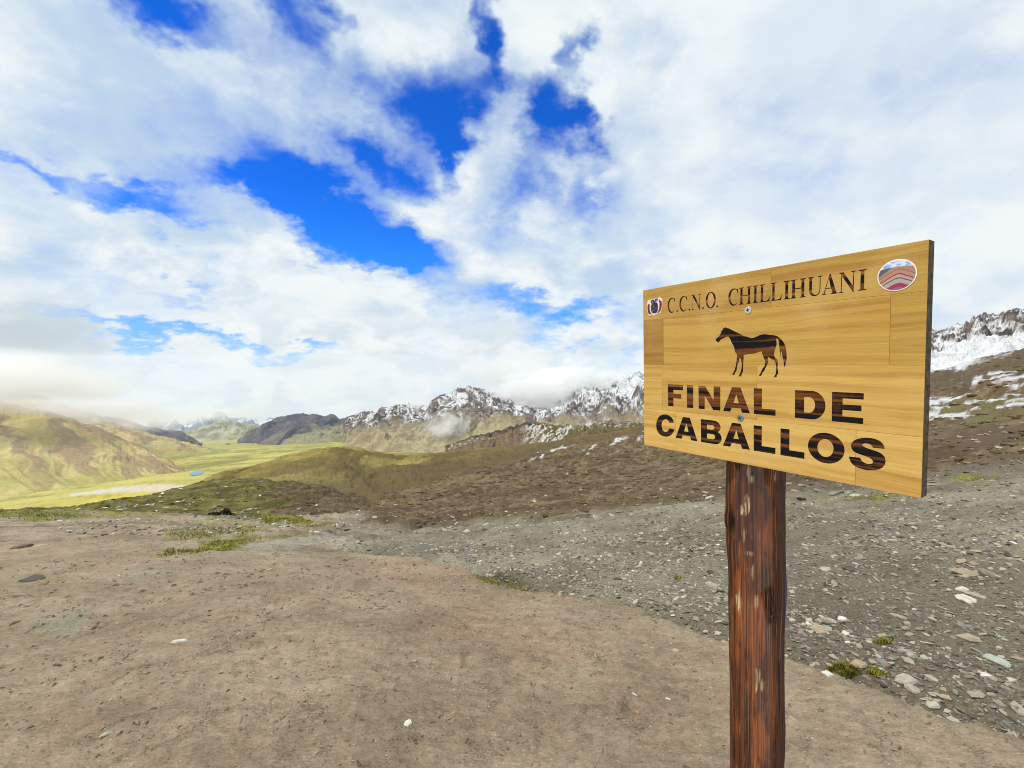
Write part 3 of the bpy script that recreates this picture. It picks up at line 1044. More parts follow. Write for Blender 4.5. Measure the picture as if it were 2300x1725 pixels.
def cov_snow(lo, full):
    def f(i):
        n = fbm(i['X'] / 90, i['Y'] / 90, 5, 381)
        n2 = fbm(i['X'] / 25, i['Y'] / 25, 5, 385, 0.6)
        rock = lerp3((0.055, 0.047, 0.047), (0.20, 0.155, 0.13), sstep(-.6, .7, n + 0.7 * n2))
        rock = lerp3(rock, (0.13, 0.07, 0.07), 0.6 * sstep(0.2, 0.5, fbm(i['X'] / 120, i['Y'] / 120, 3, 389)))
        grass = lerp3((0.25, 0.205, 0.12), (0.40, 0.335, 0.205), sstep(-.5, .5, n + 0.5 * n2))
        grass = lerp3(grass, (0.115, 0.095, 0.065), 0.7 * sstep(0.0, 0.55, -i['sp'] * 0.9 + 0.7 * n2))
        grass = lerp3(grass, (0.33, 0.31, 0.13), 0.5 * sstep(0.1, 0.5, n) * sstep(0.3, 0.1, i['T']))
        h = i['T'] + 0.12 * n
        c = lerp3(grass, rock, sstep(lo - 0.14, lo + 0.04, h))
        # snow rests where the face is not too steep, more of it higher up
        led = fbm(i['S'] / 110, (i['Z'] + 0.25 * i['S']) / 14 + 0.6 * n2, 4, 393, 0.65)
        q = 0.8 * led - 0.42 * (i['slope'] - 0.95) + 0.25 * n2 + full * sstep(lo - 0.05, lo + 0.5, h)
        s = sstep(0.18, 0.42, q) * sstep(lo - 0.10, lo + 0.10, h)
        # bare crags along the very crest
        s = s * (1 - 0.75 * sstep(0.93, 0.985, i['T']) * sstep(-.3, .2, n2) * (i['PX'] < 1130))
        return lerp3(c, (0.68, 0.70, 0.73), 0.94 * s)
    return f


m_rock = mat_land('rock_face', 0.09, 6.0, 0.45)
ridge('mountain', [(770, 960, 2250), (800, 938, 2250), (830, 929, 2250), (860, 922, 2200), (889, 915, 2200), (918, 910, 2150), (939, 920, 2150), (958, 916, 2150), (966, 905, 2150), (986, 889, 2150), (1000, 886, 2150),
                   (1012, 887, 2150), (1022, 876, 2150), (1030, 871, 2150), (1039, 877, 2150), (1055, 871, 2150), (1062, 876, 2150), (1072, 875, 2150), (1102, 884, 2150), (1124, 884, 2150), (1142, 897, 2150),
                   (1156, 912, 2150), (1190, 922, 2150), (1230, 926, 2150), (1290, 935, 2150)],
      [(770, 1002, 1500), (867, 1024, 1150), (957, 1022, 1100), (1033, 1012, 1100), (1150, 1010, 1000), (1290, 1000, 1000)],
      480, 170, m_rock, cov_snow(0.36, 0.10), 1.25, (6, 20), (52, 230, 1.0, 5), (10, 55), 0.8, 0.25, 400)
ridge('mountain', [(1130, 940, 2500), (1180, 930, 2500), (1214, 924, 2500), (1243, 905, 2550), (1275, 880, 2600), (1301, 868, 2650), (1320, 856, 2700), (1345, 852, 2700), (1373, 850, 2700), (1395, 846, 2700), (1410, 847, 2700),
                   (1425, 843, 2700), (1435, 837, 2700), (1448, 846, 2700), (1520, 830, 2700), (1650, 800, 2700), (1900, 780, 2700), (2150, 760, 2700)],
      [(1130, 1000, 1200), (1243, 985, 1150), (1446, 965, 1100), (1700, 950, 1100), (2150, 900, 1100)],
      480, 150, m_rock, cov_snow(0.16, 0.62), 1.2, (7, 34), (75, 270, 0.9, 5), (12, 60), 0.8, 0.25, 420)


def cov_upper(i):
    n = fbm(i['X'] / 14, i['Y'] / 14, 5, 431)
    n2 = fbm(i['X'] / 3.5, i['Y'] / 3.5, 5, 435, 0.62)
    rock = lerp3((0.075, 0.06, 0.058), (0.22, 0.18, 0.155), sstep(-.6, .6, n2 + 0.5 * n))
    led = fbm(i['S'] / 9, i['Z'] / 2.2 + 0.5 * n2, 4, 437, 0.6)
    q = 0.75 * led + 0.35 * n2 - 0.25 * (np.minimum(i['slope'], 1.5) - 0.6) + 0.18
    q = q - 0.10 + 1.3 * sstep(0.40, 0.29, i['T'] + 0.03 * n2)
    return lerp3(rock, (0.68, 0.70, 0.73), 0.92 * sstep(-0.05, 0.40, q) * (1 - 0.35 * sstep(0.8, 0.98, i['T'])))


m_upper = mat_land('upper_rock', 0.5, 0.7, 0.4)
ridge('rocky_ridge', [(1700, 800, 320), (1900, 765, 320), (2080, 746, 320), (2110, 742, 320), (2165, 743, 320), (2180, 724, 325), (2220, 711, 330), (2260, 704, 330), (2300, 698, 330), (2400, 680, 330), (2700, 640, 330)],
      [(1700, 935, 140), (2080, 868, 140), (2300, 818, 145), (2700, 750, 150)],
      380, 120, m_upper, cov_upper, 1.0, (2.0, 10), (7.0, 26, 1.3, 5), (2.6, 6), 0.5, 0.4, 440, 0.7)

# ------------------------------------------------------------------ the signpost
# board frame: x to the board's right, y downwards on the face, n into the board (away from the reader)
S_TL = np.array(cam_to_world_dir((0.33610402, -0.24005798, 1.1420456))) + np.array([0, 0, CH])
S_U = np.array(cam_to_world_dir((0.53568209, 0.03728445, -0.84359621)))
S_V = np.array(cam_to_world_dir((0.02611445, 0.99781541, 0.06068311)))
S_N = np.array(cam_to_world_dir((0.84401584, -0.05453691, 0.53353819)))
S_U /= np.linalg.norm(S_U)
S_V = S_V - S_U * S_U.dot(S_V)
S_V /= np.linalg.norm(S_V)
S_N = np.cross(S_U, S_V)
BW, BH, BT = 0.5532, 0.4000, 0.025
BOARD = Matrix(((S_U[0], -S_V[0], -S_N[0], S_TL[0]), (S_U[1], -S_V[1], -S_N[1], S_TL[1]), (S_U[2], -S_V[2], -S_N[2], S_TL[2]), (0, 0, 0, 1)))
# local board space used below: (x right, y UP (negative = down the face), z towards the reader)

AXIS_U = None


def mat_pine():
    m, nt, b = new_mat('varnished_pine')
    k = NB(nt)
    p = k.objco()
    rnd = k.n('ShaderNodeObjectInfo').outputs['Random']
    off = k.n('ShaderNodeCombineXYZ')
    k.set(off, 0, k.math('MULTIPLY', rnd, 37.0))
    k.set(off, 1, k.math('MULTIPLY', rnd, 11.0))
    k.set(off, 2, k.math('MULTIPLY', rnd, 5.0))
    q = k.vm('ADD', p, off.outputs[0])
    # slow wander bends the growth rings along the board
    wan = k.n('ShaderNodeTexNoise')
    k.set(wan, 'Vector', k.mapping(q, (3.0, 9.0, 6.0)))
    wan.inputs['Scale'].default_value = 1.0
    wan.inputs['Detail'].default_value = 2
    wv = k.n('ShaderNodeVectorMath', operation='SCALE')
    k.set(wv, 0, k.vm('SUBTRACT', wan.outputs['Color'], (0.5, 0.5, 0.5)))
    wv.inputs['Scale'].default_value = 0.034
    qq = k.vm('ADD', q, wv.outputs[0])
    ring = k.noise(k.mapping(qq, (1.3, 84.0, 40.0)), 1.0, 4, 0.55)
    band = k.noise(k.mapping(qq, (1.0, 19.0, 12.0)), 1.0, 2, 0.5)
    fib = k.noise(k.mapping(q, (26.0, 900.0, 900.0)), 1.0, 3, 0.6)
    c = k.mix(k.mr(ring, 0.40, 0.62), (0.63, 0.375, 0.105, 1), (0.50, 0.265, 0.060, 1))
    c = k.mix(k.math('MULTIPLY', k.mr(ring, 0.61, 0.67), 0.42), c, (0.33, 0.15, 0.030, 1))
    c = k.mix(k.mr(band, 0.35, 0.7, 0.0, 0.55), c, (0.66, 0.42, 0.125, 1))
    c = k.mix(1.0, c, k.mr(fib, 0.3, 0.7, 0.88, 1.10, False), 'MULTIPLY')
    c = k.mix(1.0, c, k.mr(rnd, 0, 1, 0.95, 1.05, False), 'MULTIPLY')
    c = k.mix(1.0, c, k.n('ShaderNodeObjectInfo').outputs['Color'], 'MULTIPLY')
    blot = k.noise(p, 7.0, 3, 0.5)
    c = k.mix(k.mr(blot, 0.5, 0.8, 0.0, 0.35), c, (0.66, 0.42, 0.17, 1))
    k.set(b, 'Base Color', c)
    k.set(b, 'Roughness', k.mr(fib, 0.3, 0.7, 0.42, 0.60, False))
    k.set(b, 'Specular IOR Level', 0.35)
    k.set(b, 'Normal', k.bump(k.math('ADD', k.math('MULTIPLY', ring, 0.5), k.math('MULTIPLY', fib, 0.5)), 0.35, 0.0012))
    return m


def mat_burnt():
    m, nt, b = new_mat('burnt_carving')
    k = NB(nt)
    p = k.objco()
    wob = k.noise(p, 9.0, 2, 0.5)
    pv = k.n('ShaderNodeVectorMath', operation='ADD')
    k.set(pv, 0, p)
    cmb = k.n('ShaderNodeCombineXYZ')
    k.set(cmb, 1, k.math('MULTIPLY', wob, 0.006))
    k.set(pv, 1, cmb.outputs[0])
    band = k.noise(k.mapping(pv.outputs[0], (2.2, 82.0, 1.0)), 1.0, 2, 0.5)
    fine = k.noise(k.mapping(pv.outputs[0], (14.0, 500.0, 1.0)), 1.0, 3, 0.6)
    mott = k.noise(p, 110.0, 4, 0.65)
    t = k.math('ADD', band, k.math('MULTIPLY', k.math('SUBTRACT', fine, 0.5), 0.14))
    t = k.math('ADD', t, k.math('MULTIPLY', k.math('SUBTRACT', mott, 0.5), 0.10))
    c = k.mix(k.mr(t, 0.47, 0.60), (0.0055, 0.004, 0.0035, 1), (0.135, 0.042, 0.008, 1))
    c = k.mix(k.mr(t, 0.60, 0.72), c, (0.30, 0.125, 0.024, 1))
    k.set(b, 'Base Color', c)
    k.set(b, 'Roughness', 0.5)
    k.set(b, 'Specular IOR Level', 0.12)
    k.set(b, 'Normal', k.bump(fine, 0.4, 0.001))
    return m


def mat_plain(name, col, rough=0.6, metal=0.0, var=0.15, scale=60.0, spec=0.3):
    m, nt, b = new_mat(name)
    k = NB(nt)
    n = k.noise(k.objco(), scale, 4, 0.6)
    c = k.mix(1.0, (*col, 1), k.mr(n, 0.3, 0.7, 1 - var, 1 + var, False), 'MULTIPLY')
    k.set(b, 'Base Color', c)
    b.inputs['Roughness'].default_value = rough
    b.inputs['Metallic'].default_value = metal
    b.inputs['Specular IOR Level'].default_value = spec
    return m


M_PINE = mat_pine()
M_BURNT = mat_burnt()
M_EDGE = mat_plain('dark_stained_edge', (0.085, 0.060, 0.034), 0.8, 0, 0.6, 90.0, 0.08)
M_CUTWALL = mat_plain('cut_wall', (0.50, 0.34, 0.17), 0.7, 0, 0.3, 300)


# ---- glyph outlines, unit boxes (x right, y up)
def arc(cx, cy_, rx, ry, a0, a1, n=14):
    return [(cx + rx * math.cos(math.radians(a0 + (a1 - a0) * i / n)), cy_ + ry * math.sin(math.radians(a0 + (a1 - a0) * i / n))) for i in range(n + 1)]


HEAVY = {
    'F': [[(0, 0), (.38, 0), (.38, .37), (.89, .37), (.89, .585), (.38, .585), (.38, .755), (1, .755), (1, 1), (0, 1)]],
    'E': [[(0, 0), (1, 0), (1, .205), (.355, .205), (.355, .41), (.94, .41), (.94, .60), (.355, .60), (.355, .795), (1, .795), (1, 1), (0, 1)]],
    'L': [[(0, 0), (1, 0), (1, .235), (.385, .235), (.385, 1), (0, 1)]],
    'I': [[(0, 0), (1, 0), (1, 1), (0, 1)]],
    'N': [[(0, 0), (.30, 0), (.30, .56), (.67, 0), (1, 0), (1, 1), (.70, 1), (.70, .43), (.31, 1), (0, 1)]],
    'A': [[(0, 0), (.285, 0), (.34, .165), (.655, .165), (.71, 0), (1, 0), (.66, 1), (.345, 1)], [(.405, .365), (.50, .70), (.595, .365)]],
    'D': [[(0, 0), (.52, 0)] + arc(.56, .5, .44, .5, -88, 88, 18) + [(.52, 1), (0, 1)], [(.315, .225), (.315, .775), (.47, .775)] + arc(.47, .5, .195, .275, 80, -80, 12) + [(.47, .225)]],
    'B': [[(0, 0), (.62, 0)] + arc(.66, .285, .34, .285, -85, 55, 12) + arc(.63, .745, .32, .255, -55, 88, 12) + [(.58, 1), (0, 1)],
          [(.31, .60), (.31, .79), (.52, .79)] + arc(.54, .695, .11, .095, 85, -85, 8) + [(.52, .60)], [(.31, .20), (.31, .41), (.55, .41)] + arc(.57, .305, .115, .105, 85, -85, 8) + [(.55, .20)]],
    'O': [arc(.5, .5, .5, .5, 0, 345, 30), arc(.49, .5, .215, .29, 0, 345, 24)],
}
_s = 0.10
SERIF = {
    'I': [[(0, 0), (1, 0), (1, .035), (.74, .07), (.74, .93), (1, .965), (1, 1), (0, 1), (0, .965), (.26, .93), (.26, .07), (0, .035)]],
    'H': [[(0, 0), (.40, 0), (.40, .03), (.30, .06), (.30, .475), (.70, .475), (.70, .06), (.60, .03), (.60, 0), (1, 0), (1, .03), (.90, .06), (.90, .94), (1, .97), (1, 1), (.60, 1), (.60, .97), (.70, .94), (.70, .535), (.30, .535), (.30, .94), (.40, .97), (.40, 1), (0, 1), (0, .97), (.10, .94), (.10, .06), (0, .03)]],
    'L': [[(0, 0), (.93, 0), (1, .30), (.96, .30), (.80, .09), (.60, .055), (.36, .055), (.36, .94), (.52, .97), (.52, 1), (0, 1), (0, .97), (.13, .94), (.13, .06), (0, .03)]],
    'N': [[(0, 0), (.28, 0), (.28, .03), (.18, .06), (.18, .80), (.80, -.02), (.865, -.02), (.865, .94), (1, .97), (1, 1), (.68, 1), (.68, .97), (.80, .94), (.80, .30), (.27, 1), (0, 1), (0, .97), (.12, .92), (.12, .06), (0, .03)]],
    'U': [[(0, 1), (0, .97), (.11, .94), (.11, .32)] + arc(.49, .30, .38, .31, 180, 350, 14) + [(.87, .94), (1, .97), (1, 1), (.66, 1), (.66, .97), (.79, .94), (.79, .32)] + arc(.55, .31, .24, .25, 0, -180, 12) + [(.31, .94), (.43, .97), (.43, 1)]],
    'A': [[(0, 0), (.28, 0), (.28, .03), (.18, .06), (.255, .28), (.57, .28), (.65, .06), (.53, .03), (.53, 0), (1, 0), (1, .03), (.90, .06), (.54, 1.02), (.47, 1.02), (.10, .06), (0, .03)], [(.275, .335), (.415, .77), (.55, .335)]],
    'O': [arc(.5, .5, .5, .52, 0, 348, 28), arc(.5, .5, .285, .455, 0, 348, 24)],
    'C': [[(.93, 1.0), (.86, .95)] + arc(.52, .5, .52, .52, 58, 318, 26) + [(.985, .19), (.95, .21), (.86, .115)] + arc(.60, .5, .37, .445, 305, 62, 22) + [(.90, .67), (.95, .67)]],
    '.': [arc(.5, .5, .5, .5, 0, 337, 14)],
}
S_OUT = [(.5056, .3294), (.5049, .3245), (.5028, .3203), (.4991, .3168), (.4941, .3148), (.4883, .3138), (.4816, .314), (.4747, .3152), (.4679, .3177), (.4622, .3217), (.4588, .327), (.4582, .3318), (.4594, .337), (.4621, .3407), (.4666, .3432), (.4727, .3447), (.4787, .3463), (.4847, .3478), (.4885, .3502), (.4903, .3535), (.4895, .3563), (.487, .358), (.4832, .3585), (.479, .3577), (.4755, .3558), (.4733, .353), (.4723, .3497), (.4556, .3507), (.4561, .3546), (.4584, .3606), (.4625, .3651), (.4687, .3681), (.4766, .3697), (.4843, .3697), (.4918, .3682), (.4984, .3651), (.5036, .3607), (.5067, .355), (.5074, .3493), (.5064, .3434), (.5035, .3394), (.4986, .3362), (.492, .3342), (.4844, .3324), (.4785, .3307), (.4754, .3286), (.4748, .3266), (.4762, .325), (.4792, .3242), (.4834, .3243), (.4868, .3258), (.4887, .3281), (.4894, .330)]
C_OUT = [(.0923, .3319), (.0906, .3254), (.0854, .3193), (.0774, .3148), (.0684, .3134), (.0593, .3148), (.05, .319), (.0434, .3266), (.0396, .3354), (.0382, .3449), (.0394, .354), (.0432, .3612), (.0497, .3665), (.0589, .3696), (.069, .3696), (.0789, .3664), (.0869, .3608), (.0917, .3535), (.0935, .348), (.0786, .3469), (.0763, .3521), (.0718, .3563), (.0663, .3575), (.0609, .3556), (.0572, .3503), (.0558, .3428), (.057, .3343), (.0601, .3294), (.0656, .3262), (.0711, .3263), (.0755, .3285), (.0782, .3335)]
HORSE_OUT = [(.2021, .1348), (.2049, .1315), (.2102, .1278), (.2135, .1231), (.2158, .1176), (.212, .1183), (.2153, .1163), (.2181, .1152), (.22, .1129), (.2177, .1099), (.2209, .1115), (.2237, .1112), (.2244, .1087), (.2274, .1115), (.2329, .1127), (.2392, .1161), (.2464, .12), (.2552, .1247), (.2605, .1275), (.2657, .1311), (.2708, .1318), (.2759, .1338), (.2818, .1357), (.2868, .1351), (.2925, .133), (.299, .1305), (.3054, .1292), (.3117, .1298), (.3196, .1312), (.3281, .1327), (.3334, .1347), (.3387, .1389), (.3432, .1442), (.3466, .1501), (.3489, .1564), (.3501, .1642), (.3508, .1727), (.351, .1796), (.3503, .1835), (.3489, .1889), (.3475, .1979), (.3456, .1913), (.3448, .1842), (.3432, .178), (.3417, .1717), (.3411, .1655), (.3401, .1647), (.3398, .1709), (.3406, .1764), (.3418, .1827), (.3403, .1811), (.3387, .1733), (.3375, .1654), (.3366, .1576), (.3362, .1505), (.3352, .145), (.3335, .1406), (.3308, .1393), (.3316, .1441), (.332, .1503), (.3306, .1566), (.3287, .1613), (.3276, .1668), (.3273, .1723), (.3296, .1771), (.3342, .1814), (.3343, .1873), (.334, .1936), (.3342, .1984), (.3356, .2055), (.3349, .2086), (.333, .2098), (.3327, .2146), (.3304, .2157), (.3264, .2153), (.328, .2119), (.3303, .2087), (.331, .2024), (.3313, .1944), (.3297, .1873), (.327, .1826), (.3192, .1773), (.3153, .1749), (.3149, .1793), (.3163, .1849), (.3146, .1889), (.3107, .197), (.3084, .2026), (.3036, .2076), (.3036, .2112), (.3016, .2129), (.2972, .213), (.2996, .2085), (.302, .2043), (.3043, .1986), (.3091, .1921), (.3098, .1873), (.309, .1816), (.3058, .1744), (.3033, .1678), (.3017, .1634), (.2968, .1649), (.2886, .1675), (.2786, .1682), (.2659, .17), (.2659, .1763), (.2655, .1855), (.2647, .1948), (.2648, .204), (.2618, .21), (.2614, .2151), (.2544, .2152), (.2561, .2114), (.2587, .2066), (.2608, .1973), (.2612, .1889), (.2595, .1821), (.2581, .1762), (.2568, .1762), (.2555, .1846), (.2516, .1923), (.2508, .2025), (.2477, .2068), (.2459, .2116), (.2392, .212), (.2428, .2078), (.2459, .2017), (.2485, .1914), (.2502, .1821), (.2511, .1736), (.2506, .1685), (.247, .1641), (.2452, .1581), (.2439, .1521), (.2393, .1443), (.2357, .1364), (.2311, .1302), (.2275, .1304), (.221, .1331), (.2144, .1359), (.2102, .1409), (.2064, .1412), (.203, .1384)]

# every glyph: (font, letter, x0, x1, y top, y bottom) on the board, metres from its top left corner
LINE_TOP = [('C', .0750, .0978), ('.', .1003, .1049), ('C', .1085, .1310), ('.', .1338, .1384), ('N', .1414, .1668), ('.', .1690, .1736), ('O', .1774, .2028), ('.', .2035, .2081),
            ('C', .2310, .2542), ('H', .2548, .2815), ('I', .2836, .2946), ('L', .2970, .3186), ('L', .3194, .3410), ('I', .3432, .3552), ('H', .3562, .3830), ('U', .3854, .4104), ('A', .4093, .4346), ('N', .4356, .4614), ('I', .4639, .4757)]
LINE_FINAL = [('F', .0748, .1186), ('I', .1285, .1462), ('N', .1594, .2138), ('A', .2196, .2799), ('L', .2873, .3311)]
LINE_DE = [('D', .3664, .4182), ('E', .4280, .4754)]
LINE_CAB = [('A', .0968, .1574), ('B', .1656, .2172), ('A', .2198, .2804), ('L', .2877, .3316), ('L', .3407, .3845), ('O', .3899, .4492)]


def place(font, ch, x0, x1, y0, y1):
    if ch == '.':
        h = (x1 - x0)
        y0 = y1 - h
    return [[(x0 + px * (x1 - x0), -(y1 - py * (y1 - y0))) for px, py in loop] for loop in font[ch]]


GLYPHS = {'top': [place(SERIF, c, a, b, .0302, .0652) for c, a, b in LINE_TOP],
          'final': [place(HEAVY, c, a, b, .2384, .2917) for c, a, b in LINE_FINAL],
          'de': [place(HEAVY, c, a, b, .2386, .2917) for c, a, b in LINE_DE],
          'cab': [place(HEAVY, c, a, b, .3150, .3682) if c != 'O' else place(HEAVY, c, a, b, .3136, .3698) for c, a, b in LINE_CAB] + [[[(x, -y) for x, y in C_OUT]], [[(x, -y) for x, y in S_OUT]]],
          'horse': [[[(x, -y) for x, y in HORSE_OUT]]]}


def flat_solid(name, shapes, z0, z1):
    """filled 2D outlines (with holes) between two depths -> closed mesh in board space"""
    import bmesh
    bm = bmesh.new()
    for loops in shapes:
        cu = bpy.data.curves.new('outline', 'CURVE')
        cu.dimensions = '2D'
        cu.fill_mode = 'BOTH'
        for lp in loops:
            sp_ = cu.splines.new('POLY')
            sp_.points.add(len(lp) - 1)
            for p_, (x, y) in zip(sp_.points, lp):
                p_.co = (x * 100, y * 100, 0, 1)     # built in centimetres for robust filling
            sp_.use_cyclic_u = True
        cu.extrude = 1.0
        ob = bpy.data.objects.new('outline', cu)
        COL.objects.link(ob)
        dg = bpy.context.evaluated_depsgraph_get()
        tm = bpy.data.meshes.new_from_object(ob.evaluated_get(dg))
        b2 = bmesh.new()
        b2.from_mesh(tm)
        bmesh.ops.remove_doubles(b2, verts=b2.verts, dist=1e-4)
        for v in b2.verts:
            v.co = (v.co.x / 100, v.co.y / 100, z1 if v.co.z > 0 else z0)
        bmesh.ops.recalc_face_normals(b2, faces=b2.faces)
        t2 = bpy.data.meshes.new('t')
        b2.to_mesh(t2)
        bm.from_mesh(t2)
        b2.free()
        bpy.data.objects.remove(ob)
        bpy.data.curves.remove(cu)
        bpy.data.meshes.remove(tm)
        bpy.data.meshes.remove(t2)
    me = bpy.data.meshes.new(name)
    bm.to_mesh(me)
    bm.free()
    return me


# ---- post axis: just behind the board
POST_U, POST_R = None, 0.0585


def _post_axis():
    best = None
    for u in np.linspace(0.2, 0.36, 321):
        c = S_TL + S_U * u + S_V * 0.40 + S_N * (BT + POST_R + 0.001)
        v = c - np.array([0, 0, CH])
        zc = v[1] * cp - v[2] * sp
        px = 1150 + 1000 * v[0] / zc
        if best is None or abs(px - 1697) < best[0]:
            best = (abs(px - 1697), u, c)
    return best[1], best[2]


POST_U, POST_C = _post_axis()
POST_BASE = np.array([POST_C[0] + 0.040, POST_C[1] + 0.008, 0.0])
_ph, _r = math.atan2(POST_BASE[0], POST_BASE[1]), math.hypot(POST_BASE[0], POST_BASE[1])
POST_BASE[2] = float(path_z(np.array([_ph]), np.array([_r]))[0])
POST_TOP = np.array([0.0, 0, 0]) + S_TL + S_U * POST_U + S_V * 0.035 + S_N * (BT + POST_R + 0.001)

sign = bpy.data.objects.new('wooden_sign', None)
COL.objects.link(sign)
sign.location = Vector(POST_BASE)
tag(sign, 'pine board sign reading FINAL DE CABALLOS with a burnt-in horse on a dark varnished post', 'sign')
TO_LOCAL = Matrix.Translation(-Vector(POST_BASE)) @ BOARD


def board_part(name, me, parent=None, offset=None):
    """mesh given in board space becomes a part of the sign"""
    o = link(name, me, parent or sign)
    if parent is None:
        o.matrix_local = TO_LOCAL @ (Matrix.Translation(offset) if offset is not None else Matrix.Identity(4))
    return o


def plank_mesh(x0, x1, y0, y1):
    import bmesh
    g, ch = 0.0001, 0.0004
    L_ = x0 <= 0.0001
    R_ = x1 >= BW - 0.0001
    a, b, c, d = x0 + (0 if L_ else g), x1 - (0 if R_ else g), -y1 + g, -y0 - g
    if y1 >= BH - 1e-4:
        c = -BH
    if y0 <= 1e-4:
        d = 0.0
    bm = bmesh.new()
    rings = []
    for ins, z in ((0, -BT), (0, -ch), (ch, 0.0)):
        rings.append([bm.verts.new((x, y, z)) for x, y in ((a + ins, c + ins), (b - ins, c + ins), (b - ins, d - ins), (a + ins, d - ins))])
    bm.faces.new(rings[0][::-1])
    bm.faces.new(rings[2])
    for r0, r1 in zip(rings, rings[1:]):
        for i in range(4):
            j = (i + 1) % 4
            f = bm.faces.new((r0[i], r0[j], r1[j], r1[i]))
            # outer edges of the board are stained dark
            outer = (i == 0 and y1 >= BH - 1e-4) or (i == 2 and y0 <= 1e-4) or (i == 1 and R_) or (i == 3 and L_)
            if outer and r0 is rings[0]:
                f.material_index = 1
    bmesh.ops.recalc_face_normals(bm, faces=bm.faces)
    me = bpy.data.meshes.new('plank')
    bm.to_mesh(me)
    bm.free()
    me.materials.append(M_PINE)
    me.materials.append(M_EDGE)
    me.materials.append(M_CUTWALL)
    return me


def build_board():
    depth = 0.0042
    cut = {k_: flat_solid('cutter', v, -depth, 0.004) for k_, v in GLYPHS.items()}
    for me in cut.values():
        me.materials.append(M_PINE)
        me.materials.append(M_EDGE)
        me.materials.append(M_CUTWALL)
        me.polygons.foreach_set('material_index', np.full(len(me.polygons), 2, dtype=np.int32))
    cut_obs = {}
    for k_, me in cut.items():
        o = bpy.data.objects.new('cutter', me)
        COL.objects.link(o)
        cut_obs[k_] = o
    rows = [(0, .0775, [.3201]), (.0775, .1912, [.0624, .5087]), (.1912, .3035, [.0582, .2939]), (.3035, .40, [.0977, .4657])]
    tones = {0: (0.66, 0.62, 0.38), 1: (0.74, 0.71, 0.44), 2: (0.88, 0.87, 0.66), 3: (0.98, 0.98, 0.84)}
    for ri, (y0, y1, js) in enumerate(rows):
        xs = [0.0] + js + [BW]
        for x0, x1 in zip(xs, xs[1:]):
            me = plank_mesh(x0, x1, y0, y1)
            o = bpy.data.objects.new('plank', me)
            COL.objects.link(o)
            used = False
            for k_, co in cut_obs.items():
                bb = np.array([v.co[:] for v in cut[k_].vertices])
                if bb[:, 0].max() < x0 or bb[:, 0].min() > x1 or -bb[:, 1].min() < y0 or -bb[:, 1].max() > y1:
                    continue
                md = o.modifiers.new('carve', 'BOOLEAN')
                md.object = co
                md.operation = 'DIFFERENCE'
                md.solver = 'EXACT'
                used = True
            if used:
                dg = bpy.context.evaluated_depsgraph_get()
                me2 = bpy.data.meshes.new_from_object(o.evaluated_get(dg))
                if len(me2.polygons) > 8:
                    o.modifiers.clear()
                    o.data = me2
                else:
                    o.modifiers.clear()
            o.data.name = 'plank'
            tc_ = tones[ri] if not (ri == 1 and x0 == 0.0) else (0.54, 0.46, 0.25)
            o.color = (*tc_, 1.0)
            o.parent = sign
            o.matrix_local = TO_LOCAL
    for o in cut_obs.values():
        bpy.data.objects.remove(o)
    # burnt floors of the carving
    for k_, nm in (('top', 'lettering'), ('final', 'lettering'), ('de', 'lettering'), ('cab', 'lettering'), ('horse', 'horse_emblem')):
        me = flat_solid(nm, GLYPHS[k_], -depth - 0.0008, -depth + 0.0032)
        me.materials.append(M_BURNT)
        o = board_part(nm, me)
        if k_ == 'top':
            o['label'] = 'small serif letters C.C.N.O. CHILLIHUANI'
        elif k_ == 'final':
            o['label'] = 'heavy carved word FINAL'
        elif k_ == 'de':
            o['label'] = 'heavy carved word DE'
        elif k_ == 'cab':
            o['label'] = 'heavy carved word CABALLOS'


build_board()


def disc_mesh(name, r, z0, z1, n=36, bev=0.0):
    v, f = [], []
    th = np.linspace(0, 2 * np.pi, n, endpoint=False)
    for rr_, z in ((r, z0), (r, z1 - bev), (r - bev, z1)):
        v += [(rr_ * math.cos(t), rr_ * math.sin(t), z) for t in th]
    v.append((0, 0, z1))
    me = bpy.data.meshes.new(name)
    for k_ in range(2):
        for i in range(n):
            j = (i + 1) % n
            f.append((k_ * n + i, k_ * n + j, (k_ + 1) * n + j, (k_ + 1) * n + i))
    for i in range(n):
        f.append((2 * n + i, 2 * n + (i + 1) % n, 3 * n))
    me.from_pydata(v, [], f)
    return me


def poly_mesh(name, shapes, z0, z1, mat):
    me = flat_solid(name, shapes, z0, z1)
    me.materials.append(mat)
    return me


# ---- screws with a cross slot
def build_screw(x, y, mat, dark, label):
    me = disc_mesh('screw', 0.0073, -0.001, 0.0016, 28, 0.0007)
    me.materials.append(mat)
    o = board_part('screw', me, None, Vector((x, -y, 0)))
    o['label'] = label
    w, l = 0.0009, 0.0036
    a = math.radians(12)
    pts = [(-w, l), (w, l), (w, w), (l, w), (l, -w), (w, -w), (w, -l), (-w, -l), (-w, -w), (-l, -w), (-l, w), (-w, w)]
    pts = [(px * math.cos(a) - py * math.sin(a), px * math.sin(a) + py * math.cos(a)) for px, py in pts]
    sm = poly_mesh('slot', [[pts]], 0.0012, 0.0019, dark)
    board_part('slot', sm, o)


M_STEEL = mat_plain('screw_steel', (0.55, 0.54, 0.50), 0.42, 0.7, 0.25, 400)
M_STEEL2 = mat_plain('weathered_screw', (0.20, 0.20, 0.185), 0.5, 0.5, 0.3, 400)
M_BLACK = mat_plain('black_slot', (0.012, 0.011, 0.010), 0.7)
build_screw(.2747, .0781, M_STEEL, M_BLACK, 'bright upper screw')
build_screw(.2592, .3029, M_STEEL2, M_BLACK, 'dull grey lower screw')


